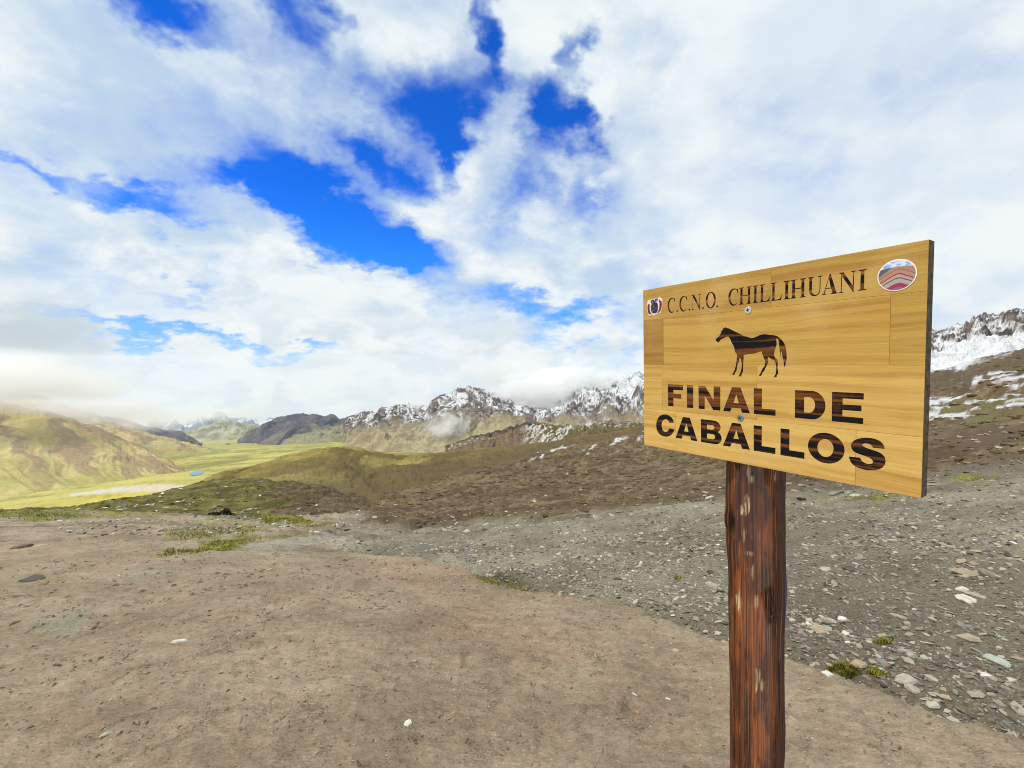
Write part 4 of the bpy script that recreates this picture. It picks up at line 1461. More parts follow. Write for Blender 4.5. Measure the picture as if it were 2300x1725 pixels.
# ---- round picture badge
def build_badge():
    cx, cy_, R = .5157, -.0474, .0250
    M_RIM = mat_plain('badge_rim', (0.78, 0.72, 0.62), 0.4)
    me = disc_mesh('badge', R, -0.0002, 0.0009, 48, 0.0002)
    me.materials.append(M_RIM)
    o = board_part('badge', me, None, Vector((cx, cy_, 0)))
    m, nt, b = new_mat('badge_print')
    k = NB(nt)
    p = k.objco()
    sx = k.n('ShaderNodeSeparateXYZ')
    k.set(sx, 0, p)
    x = k.math('DIVIDE', sx.outputs[0], R)
    y = k.math('DIVIDE', sx.outputs[1], R)
    nz = k.math('MULTIPLY', k.math('SUBTRACT', k.noise(p, 120.0, 4, 0.6), 0.5), 0.16)
    # nested peaked strata: height above a bent ridge line
    xa = k.math('SQRT', k.math('ADD', k.math('POWER', k.math('ADD', x, -0.12), 2.0), 0.03))
    h = k.math('ADD', k.math('ADD', y, k.math('MULTIPLY', xa, 0.62)), nz)
    ramp = k.n('ShaderNodeValToRGB')
    k.set(ramp, 0, k.math('MULTIPLY', k.math('ADD', h, 1.0), 0.5))
    cr = ramp.color_ramp
    stops = [(0.0, (0.50, 0.38, 0.30)), (0.10, (0.30, 0.09, 0.16)), (0.15, (0.42, 0.10, 0.22)), (0.20, (0.36, 0.015, 0.09)), (0.29, (0.33, 0.02, 0.08)), (0.32, (0.42, 0.42, 0.37)), (0.44, (0.40, 0.43, 0.36)),
             (0.455, (0.15, 0.05, 0.05)), (0.475, (0.15, 0.05, 0.05)), (0.49, (0.52, 0.38, 0.36)), (0.56, (0.50, 0.34, 0.32)), (0.575, (0.25, 0.05, 0.06)), (0.60, (0.25, 0.05, 0.06)), (0.62, (0.48, 0.29, 0.15)),
             (0.72, (0.45, 0.27, 0.15)), (0.74, (0.24, 0.10, 0.07)), (0.77, (0.45, 0.28, 0.18)), (0.85, (0.40, 0.24, 0.16)), (1.0, (0.33, 0.20, 0.14))]
    cr.elements[0].position, cr.elements[0].color = stops[0][0], (*stops[0][1], 1)
    cr.elements[1].position, cr.elements[1].color = stops[-1][0], (*stops[-1][1], 1)
    for pos_, c_ in stops[1:-1]:
        e = cr.elements.new(pos_)
        e.color = (c_[0] * 0.85, c_[1] * 0.72, c_[2] * 0.72, 1)
    col = ramp.outputs[0]
    # dark flank on the left and the printed sky
    fl = k.math('MULTIPLY', k.mr(k.math('ADD', k.math('ADD', y, k.math('MULTIPLY', x, -0.75)), nz), 0.62, 0.72), k.mr(x, -0.1, 0.0, 1.0, 0.0))
    col = k.mix(fl, col, (0.085, 0.085, 0.09, 1))
    top = k.math('ADD', y, k.math('MULTIPLY', k.math('ABSOLUTE', k.math('ADD', x, -0.05)), 0.10))
    skyf = k.mr(k.math('ADD', top, k.math('MULTIPLY', nz, 0.3)), 0.52, 0.56)
    sky_c = k.mix(k.mr(k.noise(k.mapping(p, (1, 2, 1)), 90.0, 3, 0.5), 0.45, 0.62), (0.62, 0.65, 0.74, 1), (0.20, 0.34, 0.62, 1))
    col = k.mix(skyf, col, sky_c)
    k.set(b, 'Base Color', col)
    b.inputs['Roughness'].default_value = 0.35
    pm = disc_mesh('picture', R * 0.935, 0.0008, 0.0013, 48, 0.0001)
    pm.materials.append(m)
    board_part('picture', pm, o)


build_badge()


# ---- the little crest sticker
def build_crest():
    cx, cy_ = .0366, -.0464
    M_W = mat_plain('crest_white', (0.66, 0.56, 0.54), 0.5, 0, 0.2, 500)
    M_R = mat_plain('crest_red', (0.17, 0.012, 0.018), 0.5, 0, 0.4, 500)
    M_D = mat_plain('crest_dark', (0.020, 0.021, 0.022), 0.5, 0, 0.8, 420)
    M_G = mat_plain('crest_grey', (0.22, 0.22, 0.21), 0.5, 0, 0.6, 500)
    s = 0.0485 / 970.0                       # sticker drawn on a 970-wide grid

    def P(pts):
        return [((x - 850) * s, -(y - 830) * s * 0.83) for x, y in pts]
    outline = [(380, 560), (400, 470), (440, 380), (520, 350), (600, 350), (680, 320), (780, 310), (850, 360), (900, 310), (1000, 295), (1080, 320), (1140, 250), (1150, 300), (1250, 260), (1220, 330), (1310, 370), (1290, 420),
               (1380, 440), (1320, 520), (1330, 700), (1320, 880), (1270, 1060), (1220, 1180), (1240, 1240), (1180, 1200), (1150, 1260), (1100, 1200), (1080, 1310), (1000, 1240), (950, 1300), (900, 1260), (860, 1340), (780, 1330), (740, 1260), (620, 1360),
               (640, 1270), (560, 1290), (500, 1360), (490, 1280), (450, 1240), (470, 1190), (400, 1050), (375, 850), (370, 700)]
    base = poly_mesh('crest', [[P(outline)]], -0.0002, 0.0006, M_W)
    o = board_part('crest', base, None, Vector((cx, cy_, 0)))
    red = [[P([(415, 680), (480, 600), (540, 590), (545, 700), (545, 900), (570, 1060), (640, 1190), (700, 1230), (640, 1250), (560, 1210), (480, 1190), (430, 1040), (410, 860)])],
           [P([(1120, 460), (1160, 430), (1220, 500), (1290, 560), (1300, 720), (1285, 880), (1230, 1060), (1150, 1150), (1060, 1240), (1020, 1230), (1090, 1090), (1150, 940), (1160, 760), (1155, 600)])]]
    board_part('flag', poly_mesh('flag', red, 0.0004, 0.0009, M_R), o)
    bird = [[P([(840, 520), (870, 430), (910, 360), (980, 335), (1050, 350), (1110, 380), (1060, 400), (1010, 400), (940, 440), (890, 510), (900, 545), (1000, 590), (1045, 660), (1055, 800), (1060, 980), (1020, 1120), (960, 1180), (880, 1195), (780, 1190), (690, 1140),
               (650, 1040), (640, 900), (640, 760), (670, 660), (730, 590), (690, 600), (650, 570), (620, 470), (660, 400), (730, 365), (800, 370), (830, 430)])]]
    board_part('condor', poly_mesh('condor', bird, 0.0005, 0.0011, M_D), o)
    det = [[P([(690, 450), (740, 470), (800, 530), (780, 590), (740, 580)])], [P([(890, 520), (960, 450), (1040, 405), (1060, 440), (980, 520), (930, 560)])],
           [P([(760, 960), (790, 950), (810, 1000), (780, 1030), (740, 1000)])], [P([(830, 700), (850, 690), (800, 830), (740, 900), (760, 840)])], [P([(930, 920), (960, 860), (970, 930), (940, 1010)])], [P([(700, 1010), (730, 1000), (760, 1070), (730, 1080)])]]
    board_part('detail', poly_mesh('detail', det, 0.0007, 0.0013, M_G), o)


build_crest()


# ---- the post: a peeled, varnished trunk
SCARS = [  # (height, place across the front -1..1, half height, half width)
    (1.362, -0.20, 0.013, 0.0045), (1.345, -0.13, 0.006, 0.0080), (1.352, 0.66, 0.010, 0.0035), (1.300, -0.27, 0.010, 0.0050), (1.280, -0.30, 0.015, 0.0090), (1.272, -0.40, 0.010, 0.0030), (1.226, -0.36, 0.011, 0.0042), (1.212, -0.33, 0.007, 0.0022),
    (1.183, -0.22, 0.003, 0.0120), (1.140, -0.10, 0.018, 0.0030), (1.075, 0.03, 0.014, 0.0050), (1.045, 0.52, 0.008, 0.0030), (1.060, -0.60, 0.022, 0.0080), (0.905, 0.06, 0.022, 0.0050), (0.890, 0.20, 0.016, 0.0035), (0.880, 0.00, 0.012, 0.0025)]
KNOTS = [(1.362, 0.52, 0.020, 0.008), (1.085, 0.44, 0.016, 0.010), (1.050, 0.52, 0.013, 0.007), (1.235, -0.88, 0.022, 0.008), (1.385, -0.55, 0.014, 0.005)]


def build_post():
    H = POST_TOP[2] - POST_BASE[2] + 0.25
    na, nh = 150, 300
    ang = np.linspace(0, 2 * np.pi, na, endpoint=False)
    zz = np.linspace(-0.25, H - 0.25, nh)
    A, Zh = np.meshgrid(ang, zz, indexing='ij')
    # angle measured from the side that faces the reader
    cam_dir = math.atan2(-POST_C[0], -POST_C[1])
    rel = A
    cx, sx = np.cos(A), np.sin(A)
    r = POST_R * (1.0 - 0.11 * np.clip((1.4 - Zh) / 1.4, 0, 1))
    r = r + 0.0034 * fbm(cx * 1.3 + 5, Zh * 3.2 + sx * 1.3, 3, 500) + 0.0012 * fbm(cx * 2.5 + Zh * 3, sx * 2.5 + Zh * 2, 3, 505)
    r = r + 0.0011 * fbm(A / (2 * np.pi) * 64 + 0.35 * fbm(cx * 2, Zh * 5, 2, 508), Zh * 3.0, 3, 510)
    r = r + 0.0035 * np.exp(-((Zh - 1.23) / 0.06) ** 2) * np.clip(-sx, 0, 1) - 0.0030 * np.exp(-((Zh - 1.09) / 0.05) ** 2) * np.clip(-sx, 0, 1) + 0.003 * np.exp(-((Zh - 1.08) / 0.07) ** 2) * np.clip(sx, 0, 1)
    lat = np.where(cx > -0.1, sx, 9.0)                   # -1..1 across the visible front
    scar = np.zeros_like(r)
    zabs = Zh + POST_BASE[2]
    rag = 0.45 * fbm(lat * 30, zabs * 26, 3, 520)
    for h, l, hh, hw in SCARS:
        q = np.sqrt(((zabs - h) / hh) ** 2 + ((lat - l) * POST_R / hw) ** 2) + rag
        w = sstep(1.05, 0.75, q)
        scar = np.maximum(scar, w)
        r = r - 0.0022 * w
    knot = np.zeros_like(r)
    for h, l, hh, hw in KNOTS:
        q = np.sqrt(((zabs - h) / hh) ** 2 + ((lat - l) * POST_R / hw) ** 2)
        k_ = np.exp(-q ** 2)
        ring = np.exp(-((q - 1.5) / 0.5) ** 2)
        r = r + 0.006 * k_ * (0.4 + 0.8 * np.abs(fbm(lat * 40, zabs * 50, 3, 530))) - 0.0012 * ring
        knot = np.maximum(knot, sstep(0.05, 0.6, k_ + 0.4 * ring))
    # gouge on the left edge
    g = np.exp(-(((zabs - 1.237) / 0.022) ** 2 + ((lat + 0.80) / 0.10) ** 2))
    r = r - 0.007 * g
    lean = (POST_TOP - POST_BASE)
    t = (Zh / (POST_TOP[2] - POST_BASE[2]))
    # slight crook
    bend = 0.005 * np.sin(np.clip(t, 0, 1) * np.pi * 1.5)
    fx, fy = math.sin(cam_dir), math.cos(cam_dir)        # towards the reader
    rx, ry = -fy * -1, fx * -1                           # to the reader's right
    rx, ry = math.cos(cam_dir) * -1, math.sin(cam_dir)
    X = lean[0] * t + r * (cx * fx + sx * rx) + bend * rx * 0.6
    Y = lean[1] * t + r * (cx * fy + sx * ry) + bend * ry * 0.6
    V = np.stack([X, Y, Zh], -1).reshape(-1, 3)
    V = np.concatenate([V, [[lean[0] * (t[0, -1]), lean[1] * (t[0, -1]), zz[-1]]]])
    ia = np.arange(na)
    F = []
    i0 = (ia[:, None] * nh + np.arange(nh - 1)[None]).ravel()
    i1 = (((ia + 1) % na)[:, None] * nh + np.arange(nh - 1)[None]).ravel()
    Fq = np.stack([i0, i1, i1 + 1, i0 + 1], 1)
    cap = len(V) - 1
    tri = np.stack([ia * nh + nh - 1, ((ia + 1) % na) * nh + nh - 1, np.full(na, cap), np.full(na, cap)], 1)
    C = np.stack([scar.ravel(), knot.ravel(), np.clip(g, 0, 1).ravel()], 1)
    C = np.concatenate([C, [[0, 0, 0]]])
    me = bpy.data.meshes.new('post')
    me.from_pydata(V.tolist(), [], Fq.tolist() + tri[:, :3].tolist())
    at = me.attributes.new('wear', 'FLOAT_COLOR', 'POINT')
    c4 = np.ones((len(V), 4), dtype=np.float32)
    c4[:, :3] = C
    at.data.foreach_set('color', c4.ravel())
    at2 = me.attributes.new('grain', 'FLOAT_COLOR', 'POINT')
    c5 = np.ones((len(V), 4), dtype=np.float32)
    c5[:-1, 0] = cx.ravel()
    c5[:-1, 1] = sx.ravel()
    c5[:-1, 2] = Zh.ravel()
    at2.data.foreach_set('color', c5.ravel())
    me.polygons.foreach_set('use_smooth', np.ones(len(me.polygons), dtype=bool))
    m, nt, b = new_mat('varnished_trunk')
    k = NB(nt)
    gr = k.attr('grain', 'Vector')
    wr = k.n('ShaderNodeSeparateColor')
    k.set(wr, 0, k.attr('wear'))
    wob = k.noise(gr, 2.2, 3, 0.5)
    wvec = k.n('ShaderNodeCombineXYZ')
    k.set(wvec, 0, k.math('MULTIPLY', wob, 0.25))
    g2 = k.vm('ADD', gr, wvec.outputs[0])
    s1 = k.noise(k.mapping(g2, (9.0, 9.0, 1.6)), 1.0, 5, 0.6)
    s2 = k.noise(k.mapping(g2, (34.0, 34.0, 2.4)), 1.0, 4, 0.6)
    s3 = k.noise(k.mapping(g2, (30.0, 30.0, 1.6), (4, 2, 7)), 1.0, 2, 0.5)
    big = k.noise(k.mapping(gr, (1.3, 1.3, 5.5)), 1.0, 5, 0.6)
    c = k.mix(k.mr(s1, 0.36, 0.64), (0.020, 0.006, 0.003, 1), (0.135, 0.032, 0.007, 1))
    c = k.mix(k.mr(big, 0.45, 0.58), c, k.mix(k.mr(s2, 0.35, 0.65), (0.055, 0.012, 0.004, 1), (0.33, 0.095, 0.018, 1)))
    # grey-purple unvarnished left side, plus both flanks darkened in colour as rounding shade
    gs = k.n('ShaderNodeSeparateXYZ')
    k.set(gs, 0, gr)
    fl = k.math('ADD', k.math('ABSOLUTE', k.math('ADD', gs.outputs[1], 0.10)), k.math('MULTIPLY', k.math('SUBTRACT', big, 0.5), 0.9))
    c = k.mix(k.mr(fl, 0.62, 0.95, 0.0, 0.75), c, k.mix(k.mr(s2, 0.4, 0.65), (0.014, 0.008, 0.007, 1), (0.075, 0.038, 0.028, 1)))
    c = k.mix(k.math('MULTIPLY', k.mr(s3, 0.635, 0.675), 0.60), c, (0.40, 0.20, 0.085, 1))
    c = k.mix(k.math('MULTIPLY', k.mr(s2, 0.40, 0.30), 0.65), c, (0.010, 0.004, 0.003, 1))
    sc_n = k.noise(k.mapping(g2, (20.0, 20.0, 6.0)), 1.0, 4, 0.6)
    scc = k.mix(k.mr(sc_n, 0.35, 0.6), (0.20, 0.10, 0.04, 1), (0.58, 0.43, 0.24, 1))
    c = k.mix(k.math('MULTIPLY', wr.outputs[0], k.mr(sc_n, 0.30, 0.55, 0.35, 0.95)), c, scc)
    c = k.mix(k.math('MULTIPLY', wr.outputs[1], k.mr(sc_n, 0.35, 0.62, 0.95, 0.45)), c, k.mix(k.mr(s2, 0.50, 0.62), (0.008, 0.004, 0.003, 1), (0.24, 0.115, 0.045, 1)))
    c = k.mix(wr.outputs[2], c, (0.006, 0.004, 0.003, 1))
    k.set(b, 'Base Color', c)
    dull = k.math('MAXIMUM', wr.outputs[1], k.math('MAXIMUM', wr.outputs[0], k.mr(fl, 0.45, 0.80, 0.0, 1.0)))
    k.set(b, 'Roughness', k.math('ADD', k.mr(s2, 0.3, 0.7, 0.22, 0.42, False), k.math('MULTIPLY', dull, 0.35)))
    k.set(b, 'Specular IOR Level', k.mr(dull, 0.0, 1.0, 0.5, 0.12))
    k.set(b, 'Normal', k.bump(k.math('ADD', k.math('MULTIPLY', s2, 0.6), k.math('MULTIPLY', s1, 0.4)), 0.55, 0.004))
    me.materials.append(m)
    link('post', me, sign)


build_post()

# ------------------------------------------------------------------ stones
def stone_proto(seed, n=7, small=False):
    r = np.random.default_rng(seed)
    th = np.sort((np.arange(n) + r.uniform(-0.33, 0.33, n)) * 2 * np.pi / n)
    rad = r.uniform(0.62, 1.15, n)
    b_ = r.uniform(0.42, 0.8)
    h = r.uniform(0.13, 0.32)
    tilt = r.uniform(-0.12, 0.12, 2)
    v = []
    for s, z in (((0.85, -0.3), (0.92, 1.0)) if small else ((0.72, -0.5), (1.0, 0.35), (0.80, 1.0))):
        for t, q in zip(th, rad):
            x, y = math.cos(t) * q * s, math.sin(t) * q * s * b_
            v.append((x, y, h * (z + (r.uniform(-.16, .16) if z > 0 else 0)) + tilt[0] * x + tilt[1] * y))
    v.append((0, 0, h * 1.06))
    f = []
    nr_ = 1 if small else 2
    for k_ in range(nr_):
        for i in range(n):
            j = (i + 1) % n
            a, b2, c, d = k_ * n + i, k_ * n + j, (k_ + 1) * n + j, (k_ + 1) * n + i
            f += [(a, b2, c), (a, c, d)]
    for i in range(n):
        f.append((nr_ * n + i, nr_ * n + (i + 1) % n, (nr_ + 1) * n))
    return np.array(v), np.array(f)


PROTOS = [stone_proto(900 + i, 6 + i % 3) for i in range(14)] + [stone_proto(950 + i, 5, True) for i in range(8)]


def mat_stone(name, per_object):
    m, nt, b = new_mat(name)
    k = NB(nt)
    if per_object:
        c = k.n('ShaderNodeObjectInfo').outputs['Color']
    else:
        c = k.attr('tint')
    p = k.pos()
    n1 = k.noise(p, 38.0, 5, 0.65)
    n2 = k.noise(k.mapping(p, (1, 1, 5)), 14.0, 3, 0.6)
    c = k.mix(1.0, c, k.mr(n1, 0.3, 0.7, 0.76, 1.22, False), 'MULTIPLY')
    c = k.mix(k.mr(n2, 0.56, 0.72, 0.0, 0.45), c, (0.27, 0.20, 0.13, 1))
    k.set(b, 'Base Color', c)
    b.inputs['Roughness'].default_value = 0.85
    b.inputs['Specular IOR Level'].default_value = 0.25
    k.set(b, 'Normal', k.bump(n1, 0.6, 0.006))
    return m


M_STONE_ONE = mat_stone('shale', True)
M_STONE_ALL = mat_stone('shale_gravel', False)
PROTO_ME = []
for i, (v, f) in enumerate(PROTOS):
    PROTO_ME.append(mesh_arrays('stone', v, f, None, False, M_STONE_ONE))

TONES = {'pale': (0.36, 0.335, 0.275), 'grey': (0.205, 0.188, 0.155), 'dark': (0.088, 0.078, 0.068), 'tan': (0.33, 0.265, 0.185), 'rust': (0.165, 0.115, 0.09), 'white': (0.58, 0.55, 0.48), 'green': (0.40, 0.42, 0.36)}


def on_path(phi, r):
    return r < np.interp(phi, pphi, redge_j) * 0.985


def surf_z(phi, r):
    return np.where(on_path(phi, r), path_z(phi, r), ground_z(phi, r))


# polygons of the photo the sign hides (so the individually built stones are ones in view)
def inside(px, py, poly):
    c = np.zeros(px.shape, bool)
    for (x0, y0), (x1, y1) in zip(poly, poly[1:] + poly[:1]):
        c ^= ((y0 > py) != (y1 > py)) & (px < (x1 - x0) * (py - y0) / (y1 - y0 + 1e-9) + x0)
    return c


def stones():
    P_, R_, S_, T_, Zn = [], [], [], [], []
    classes = [  # half length range, r range, count per azimuth sector
        (0.005, 0.012, 2.4, 5.0, 9500), (0.011, 0.024, 2.4, 8.5, 7500), (0.020, 0.040, 2.6, 15.0, 4600), (0.034, 0.065, 5.5, 26.0, 1900), (0.08, 0.15, 11.0, 60.0, 900)]
    tone_names = ['pale', 'grey', 'dark', 'tan', 'rust', 'white']
    tone_p = np.array([0.26, 0.46, 0.10, 0.13, 0.03, 0.02])
    for s0, s1, r0, r1, n in classes:
        ph = rng.uniform(math.radians(-24), math.radians(56), n * 2)
        r = np.sqrt(rng.uniform(r0 ** 2, r1 ** 2, n * 2)) if r1 < 9 else np.exp(rng.uniform(math.log(r0), math.log(r1), n * 2))
        ed = np.interp(ph, pphi, redge_j)
        sl = grid_at(SLOPE, ph, r)
        deg = np.degrees(ph)
        keep = (r > ed * 1.0) & (r < r1)
        # thinner in the fine pale gravel, thick on the right, few up the slope
        clump = fbm(r * np.sin(ph) / 1.3, r * np.cos(ph) / 1.3, 3, 700)
        dens = np.where(sl > 0.5, 0.6, 1.0) * np.clip(0.45 + (deg + 24) / 60, 0.4, 1.0) * np.clip(0.75 + 0.8 * clump, 0.15, 1.0)
        keep &= rng.random(n * 2) < dens
        ph, r = ph[keep], r[keep]
        s = s0 * (s1 / s0) ** (rng.random(len(ph)) ** 2.0)
        P_.append(ph); R_.append(r); S_.append(s)
        T_.append(rng.choice(len(tone_names), len(ph), p=tone_p / tone_p.sum()))
        Zn.append(np.where(grid_at(SLOPE, ph, r) > 0.5, 1, 0))
    # pale stones on the mossy mound and on the left-hand soil, grit on the path
    n = 900
    ph = rng.uniform(math.radians(-46), math.radians(-19), n)
    r = np.exp(rng.uniform(math.log(11), math.log(26), n))
    P_.append(ph); R_.append(r); S_.append(rng.uniform(0.02, 0.085, n)); T_.append(rng.choice(6, n, p=[.4, .2, .1, .2, .02, .08])); Zn.append(np.full(n, 2))
    n = 1500
    ph = rng.uniform(math.radians(-52), math.radians(40), n)
    r = np.sqrt(rng.uniform(1.7 ** 2, 7.0 ** 2, n))
    ok = r < np.interp(ph, pphi, redge_j) * 0.96
    ph, r = ph[ok], r[ok]
    P_.append(ph); R_.append(r); S_.append(0.0025 * (6.0) ** (rng.random(len(ph)) ** 2.2)); T_.append(rng.choice(6, len(ph), p=[.45, .12, .06, .22, .05, .10])); Zn.append(np.full(len(ph), 3))
    return [np.concatenate(a) for a in (P_, R_, S_, T_, Zn)] + [tone_names]


ph, rr_, ss, tn, zone, tone_names = stones()
zz_ = surf_z(ph, rr_)
# mound stones (found on the mound's own mesh)
MO = bpy.data.objects['mound'].data
mv = np.empty(len(MO.vertices) * 3, dtype=np.float32)
MO.vertices.foreach_get('co', mv)
mv = mv.reshape(-1, 3)
mpy, mpx = photo_y(np.arctan2(mv[:, 0], mv[:, 1]), mv[:, 2], np.hypot(mv[:, 0], mv[:, 1]))
mr_ = np.hypot(mv[:, 0], mv[:, 1])
cand = np.where((mpx > 120) & (mpx < 720) & (mr_ < 57) & (mpy < 1162))[0]
w_ = np.clip((mpy[cand] - 1085) / 60, 0.1, 1.0) * np.where(mpx[cand] > 590, 0.25, 1.0)
pick = rng.choice(cand, 230, replace=False, p=w_ / w_.sum())
X_ = np.concatenate([rr_ * np.sin(ph), mv[pick, 0]])
Y_ = np.concatenate([rr_ * np.cos(ph), mv[pick, 1]])
Z_ = np.concatenate([zz_, mv[pick, 2]])
ss = np.concatenate([ss, 0.06 * (4.0) ** (rng.random(230) ** 1.6)])
tn = np.concatenate([tn, rng.choice(6, 230, p=[.5, .12, .03, .1, .0, .25])])
zone = np.concatenate([zone, np.full(230, 4)])
NS = len(X_)
rot = -np.arctan2(X_, Y_) + rng.normal(0, 0.75, NS) + np.pi * rng.integers(0, 2, NS)
tx, ty = rng.normal(0.03, 0.22, NS), rng.normal(0, 0.22, NS)
pi_ = np.where(ss < 0.020, rng.integers(14, 22, NS), rng.integers(0, 14, NS))
dist = np.sqrt(X_ ** 2 + Y_ ** 2 + (Z_ - CH) ** 2)
rho = np.hypot(X_, Y_)
spy, spx = photo_y(np.arctan2(X_, Y_), Z_, rho)
size_px = 2 * ss / dist * 1000
vis = (spx > 5) & (spx < 2295) & (spy > 5) & (spy < 1718)
vis &= ~inside(spx, spy, [(1440, 645), (2100, 530), (2075, 1125), (1440, 1003)])
vis &= ~((spx > 1620) & (spx < 1775) & (spy > 1000))
order = np.argsort(-np.where(vis, size_px, 0))


def stone_matrix(x, y, z, s, rot_, tx_, ty_):
    return Matrix.Translation((x, y, z)) @ Euler((tx_, ty_, rot_)).to_matrix().to_4x4() @ Matrix.Scale(s, 4)


def tone_col(t, jit):
    c = np.array(TONES[t]) * jit
    return (float(c[0]), float(c[1]), float(c[2]), 1.0)


# stones one could point at
NAMED = [  # photo x, y, length px, tone, proto, label
    (402, 1446, 30, 'white', 0, 'small white wedge-shaped stone lying alone on the bare path at the left'),
    (917, 1625, 24, 'white', 3, 'white angular shard on the brown path near the bottom of the picture'),
    (930, 1479, 17, 'pale', 1, 'pale oblong pebble on the middle of the brown path'),
    (241, 1657, 18, 'pale', 5, 'pale thin pebble on the path in the lower left corner'),
    (275, 1427, 13, 'grey', 2, 'grey pebble left of the white wedge-shaped stone on the path'),
    (566, 1289, 9, 'dark', 4, 'dark little stone next to a pale one on the upper path'),
    (606, 1281, 13, 'pale', 6, 'pale little stone next to a dark one on the upper path'),
    (1424, 1567, 14, 'white', 7, 'white splinter standing at the rim of the hollow in the path'),
    (1417, 1592, 40, 'rust', 8, 'brown half-buried stone in the hollow of the path left of the post'),
    (1500, 1571, 12, 'white', 9, 'small white pebble on the path between the hollow and the post'),
    (1516, 1463, 17, 'tan', 10, 'tan pebble pressed into the path left of the post'),
    (1630, 1428, 20, 'tan', 11, 'yellowish stone touching the left side of the post on the gravel edge'),
    (1210, 1598, 10, 'tan', 12, 'small tan pebble in the lower middle of the path'),
    (716, 1553, 14, 'pale', 13, 'pale knobbly pebble on the path above the white shard'),
    (2124, 1588, 24, 'white', 1, 'white elongated stone on the path edge in the lower right corner'),
    (1860, 1519, 20, 'white', 2, 'white stone lying on the path just below the moss cushion'),
    (1843, 1418, 42, 'tan', 3, 'tan flat slab in the gravel right of the post'),
    (1895, 1391, 18, 'white', 4, 'bright white chunk behind the tan slab right of the post'),
    (1870, 1396, 26, 'pale', 5, 'pale block between the tan slab and the bright white chunk'),
    (1932, 1492, 32, 'tan', 6, 'rounded tan stone beside the moss cushion at the gravel edge'),
    (1962, 1469, 30, 'dark', 7, 'dark grey stone above the moss cushion'),
    (1983, 1490, 24, 'grey', 8, 'grey stone right of the rounded tan stone'),
    (1984, 1504, 16, 'white', 9, 'small whitish stone below the grey one by the moss cushion'),
    (2033, 1522, 34, 'pale', 10, 'pale slab of a tight pair on the gravel edge'),
    (2052, 1537, 28, 'pale', 11, 'lower slab of a tight pair on the gravel edge'),
    (2243, 1482, 42, 'green', 12, 'large greenish white slab in the gravel at the right margin'),
    (2167, 1296, 44, 'tan', 13, 'brownish boulder shaped stone in the upper right gravel'),
    (2222, 1303, 38, 'grey', 0, 'flat grey stone right of the brownish boulder shaped stone'),
    (1974, 1245, 22, 'tan', 1, 'tan upright stone standing out of the gravel right of the post'),
    (1913, 1290, 30, 'dark', 2, 'dark slate stone in the gravel between the post and the upright tan stone'),
    (1855, 1290, 28, 'pale', 3, 'pale flat slate left of the dark slate right of the post'),
    (2176, 1351, 32, 'white', 4, 'white oblong stone, larger of two white ones in the right gravel'),
    (2190, 1342, 30, 'pale', 5, 'pale stone leaning behind the larger white oblong stone'),
    (2181, 1434, 34, 'tan', 6, 'tan stone with a dark mossy left side in the right gravel'),
    (2220, 1516, 26, 'white', 8, 'white flat stone below the large greenish slab'),
    (2098, 1525, 28, 'pale', 9, 'pale thin slab at the path edge right of the tight pair'),
    (2160, 1330, 18, 'white', 10, 'small white stone left of the leaning pale stone'),
    (1600, 1313, 34, 'pale', 11, 'pale slate slab in the gravel just left of the post'),
    (1598, 1280, 24, 'dark', 12, 'blue grey stone above the pale slate slab left of the post'),
    (90, 1228, 24, 'tan', 13, 'tan flat stone of the little rock step at the left edge'),
    (45, 1231, 30, 'rust', 0, 'rust brown slab of the little rock step at the left edge'),
    (75, 1303, 34, 'dark', 2, 'dark sunken slab on the left part of the path'),
    (98, 1316, 16, 'rust', 3, 'small dark brown stone right under the sunken slab on the left'),
    (712, 1202, 14, 'white', 4, 'white stone at the wet seep below the brown slope'),
    (740, 1196, 18, 'dark', 5, 'dark stone at the wet seep below the brown slope'),
    (615, 1180, 12, 'white', 6, 'small white stone on the green turf in front of the mound'),
]
ray_r = lambda px, py: r_at(*azel(px, py))
sroots = 0
for px, py, L_, t, p_, lab in NAMED:
    a, _e = azel(px, py)
    r = ray_r(px, py)
    x, y = r * math.sin(a), r * math.cos(a)
    z = float(surf_z(np.array([a]), np.array([r]))[0])
    d = math.sqrt(x * x + y * y + (z - CH) ** 2)
    s = L_ / 1000 * d / 2
    o = bpy.data.objects.new('stone', PROTO_ME[p_])
    COL.objects.link(o)
    rz = -a + random.uniform(-0.5, 0.5)
    o.matrix_world = stone_matrix(x, y, z - 0.05 * s, s, rz, random.uniform(-.12, .12), random.uniform(-.12, .12))
    o.color = tone_col(t, random.uniform(0.92, 1.08))
    if t == 'white' and L_ < 25:
        o.scale.z *= 1.4
    tag(o, lab, 'stone')
    sroots += 1

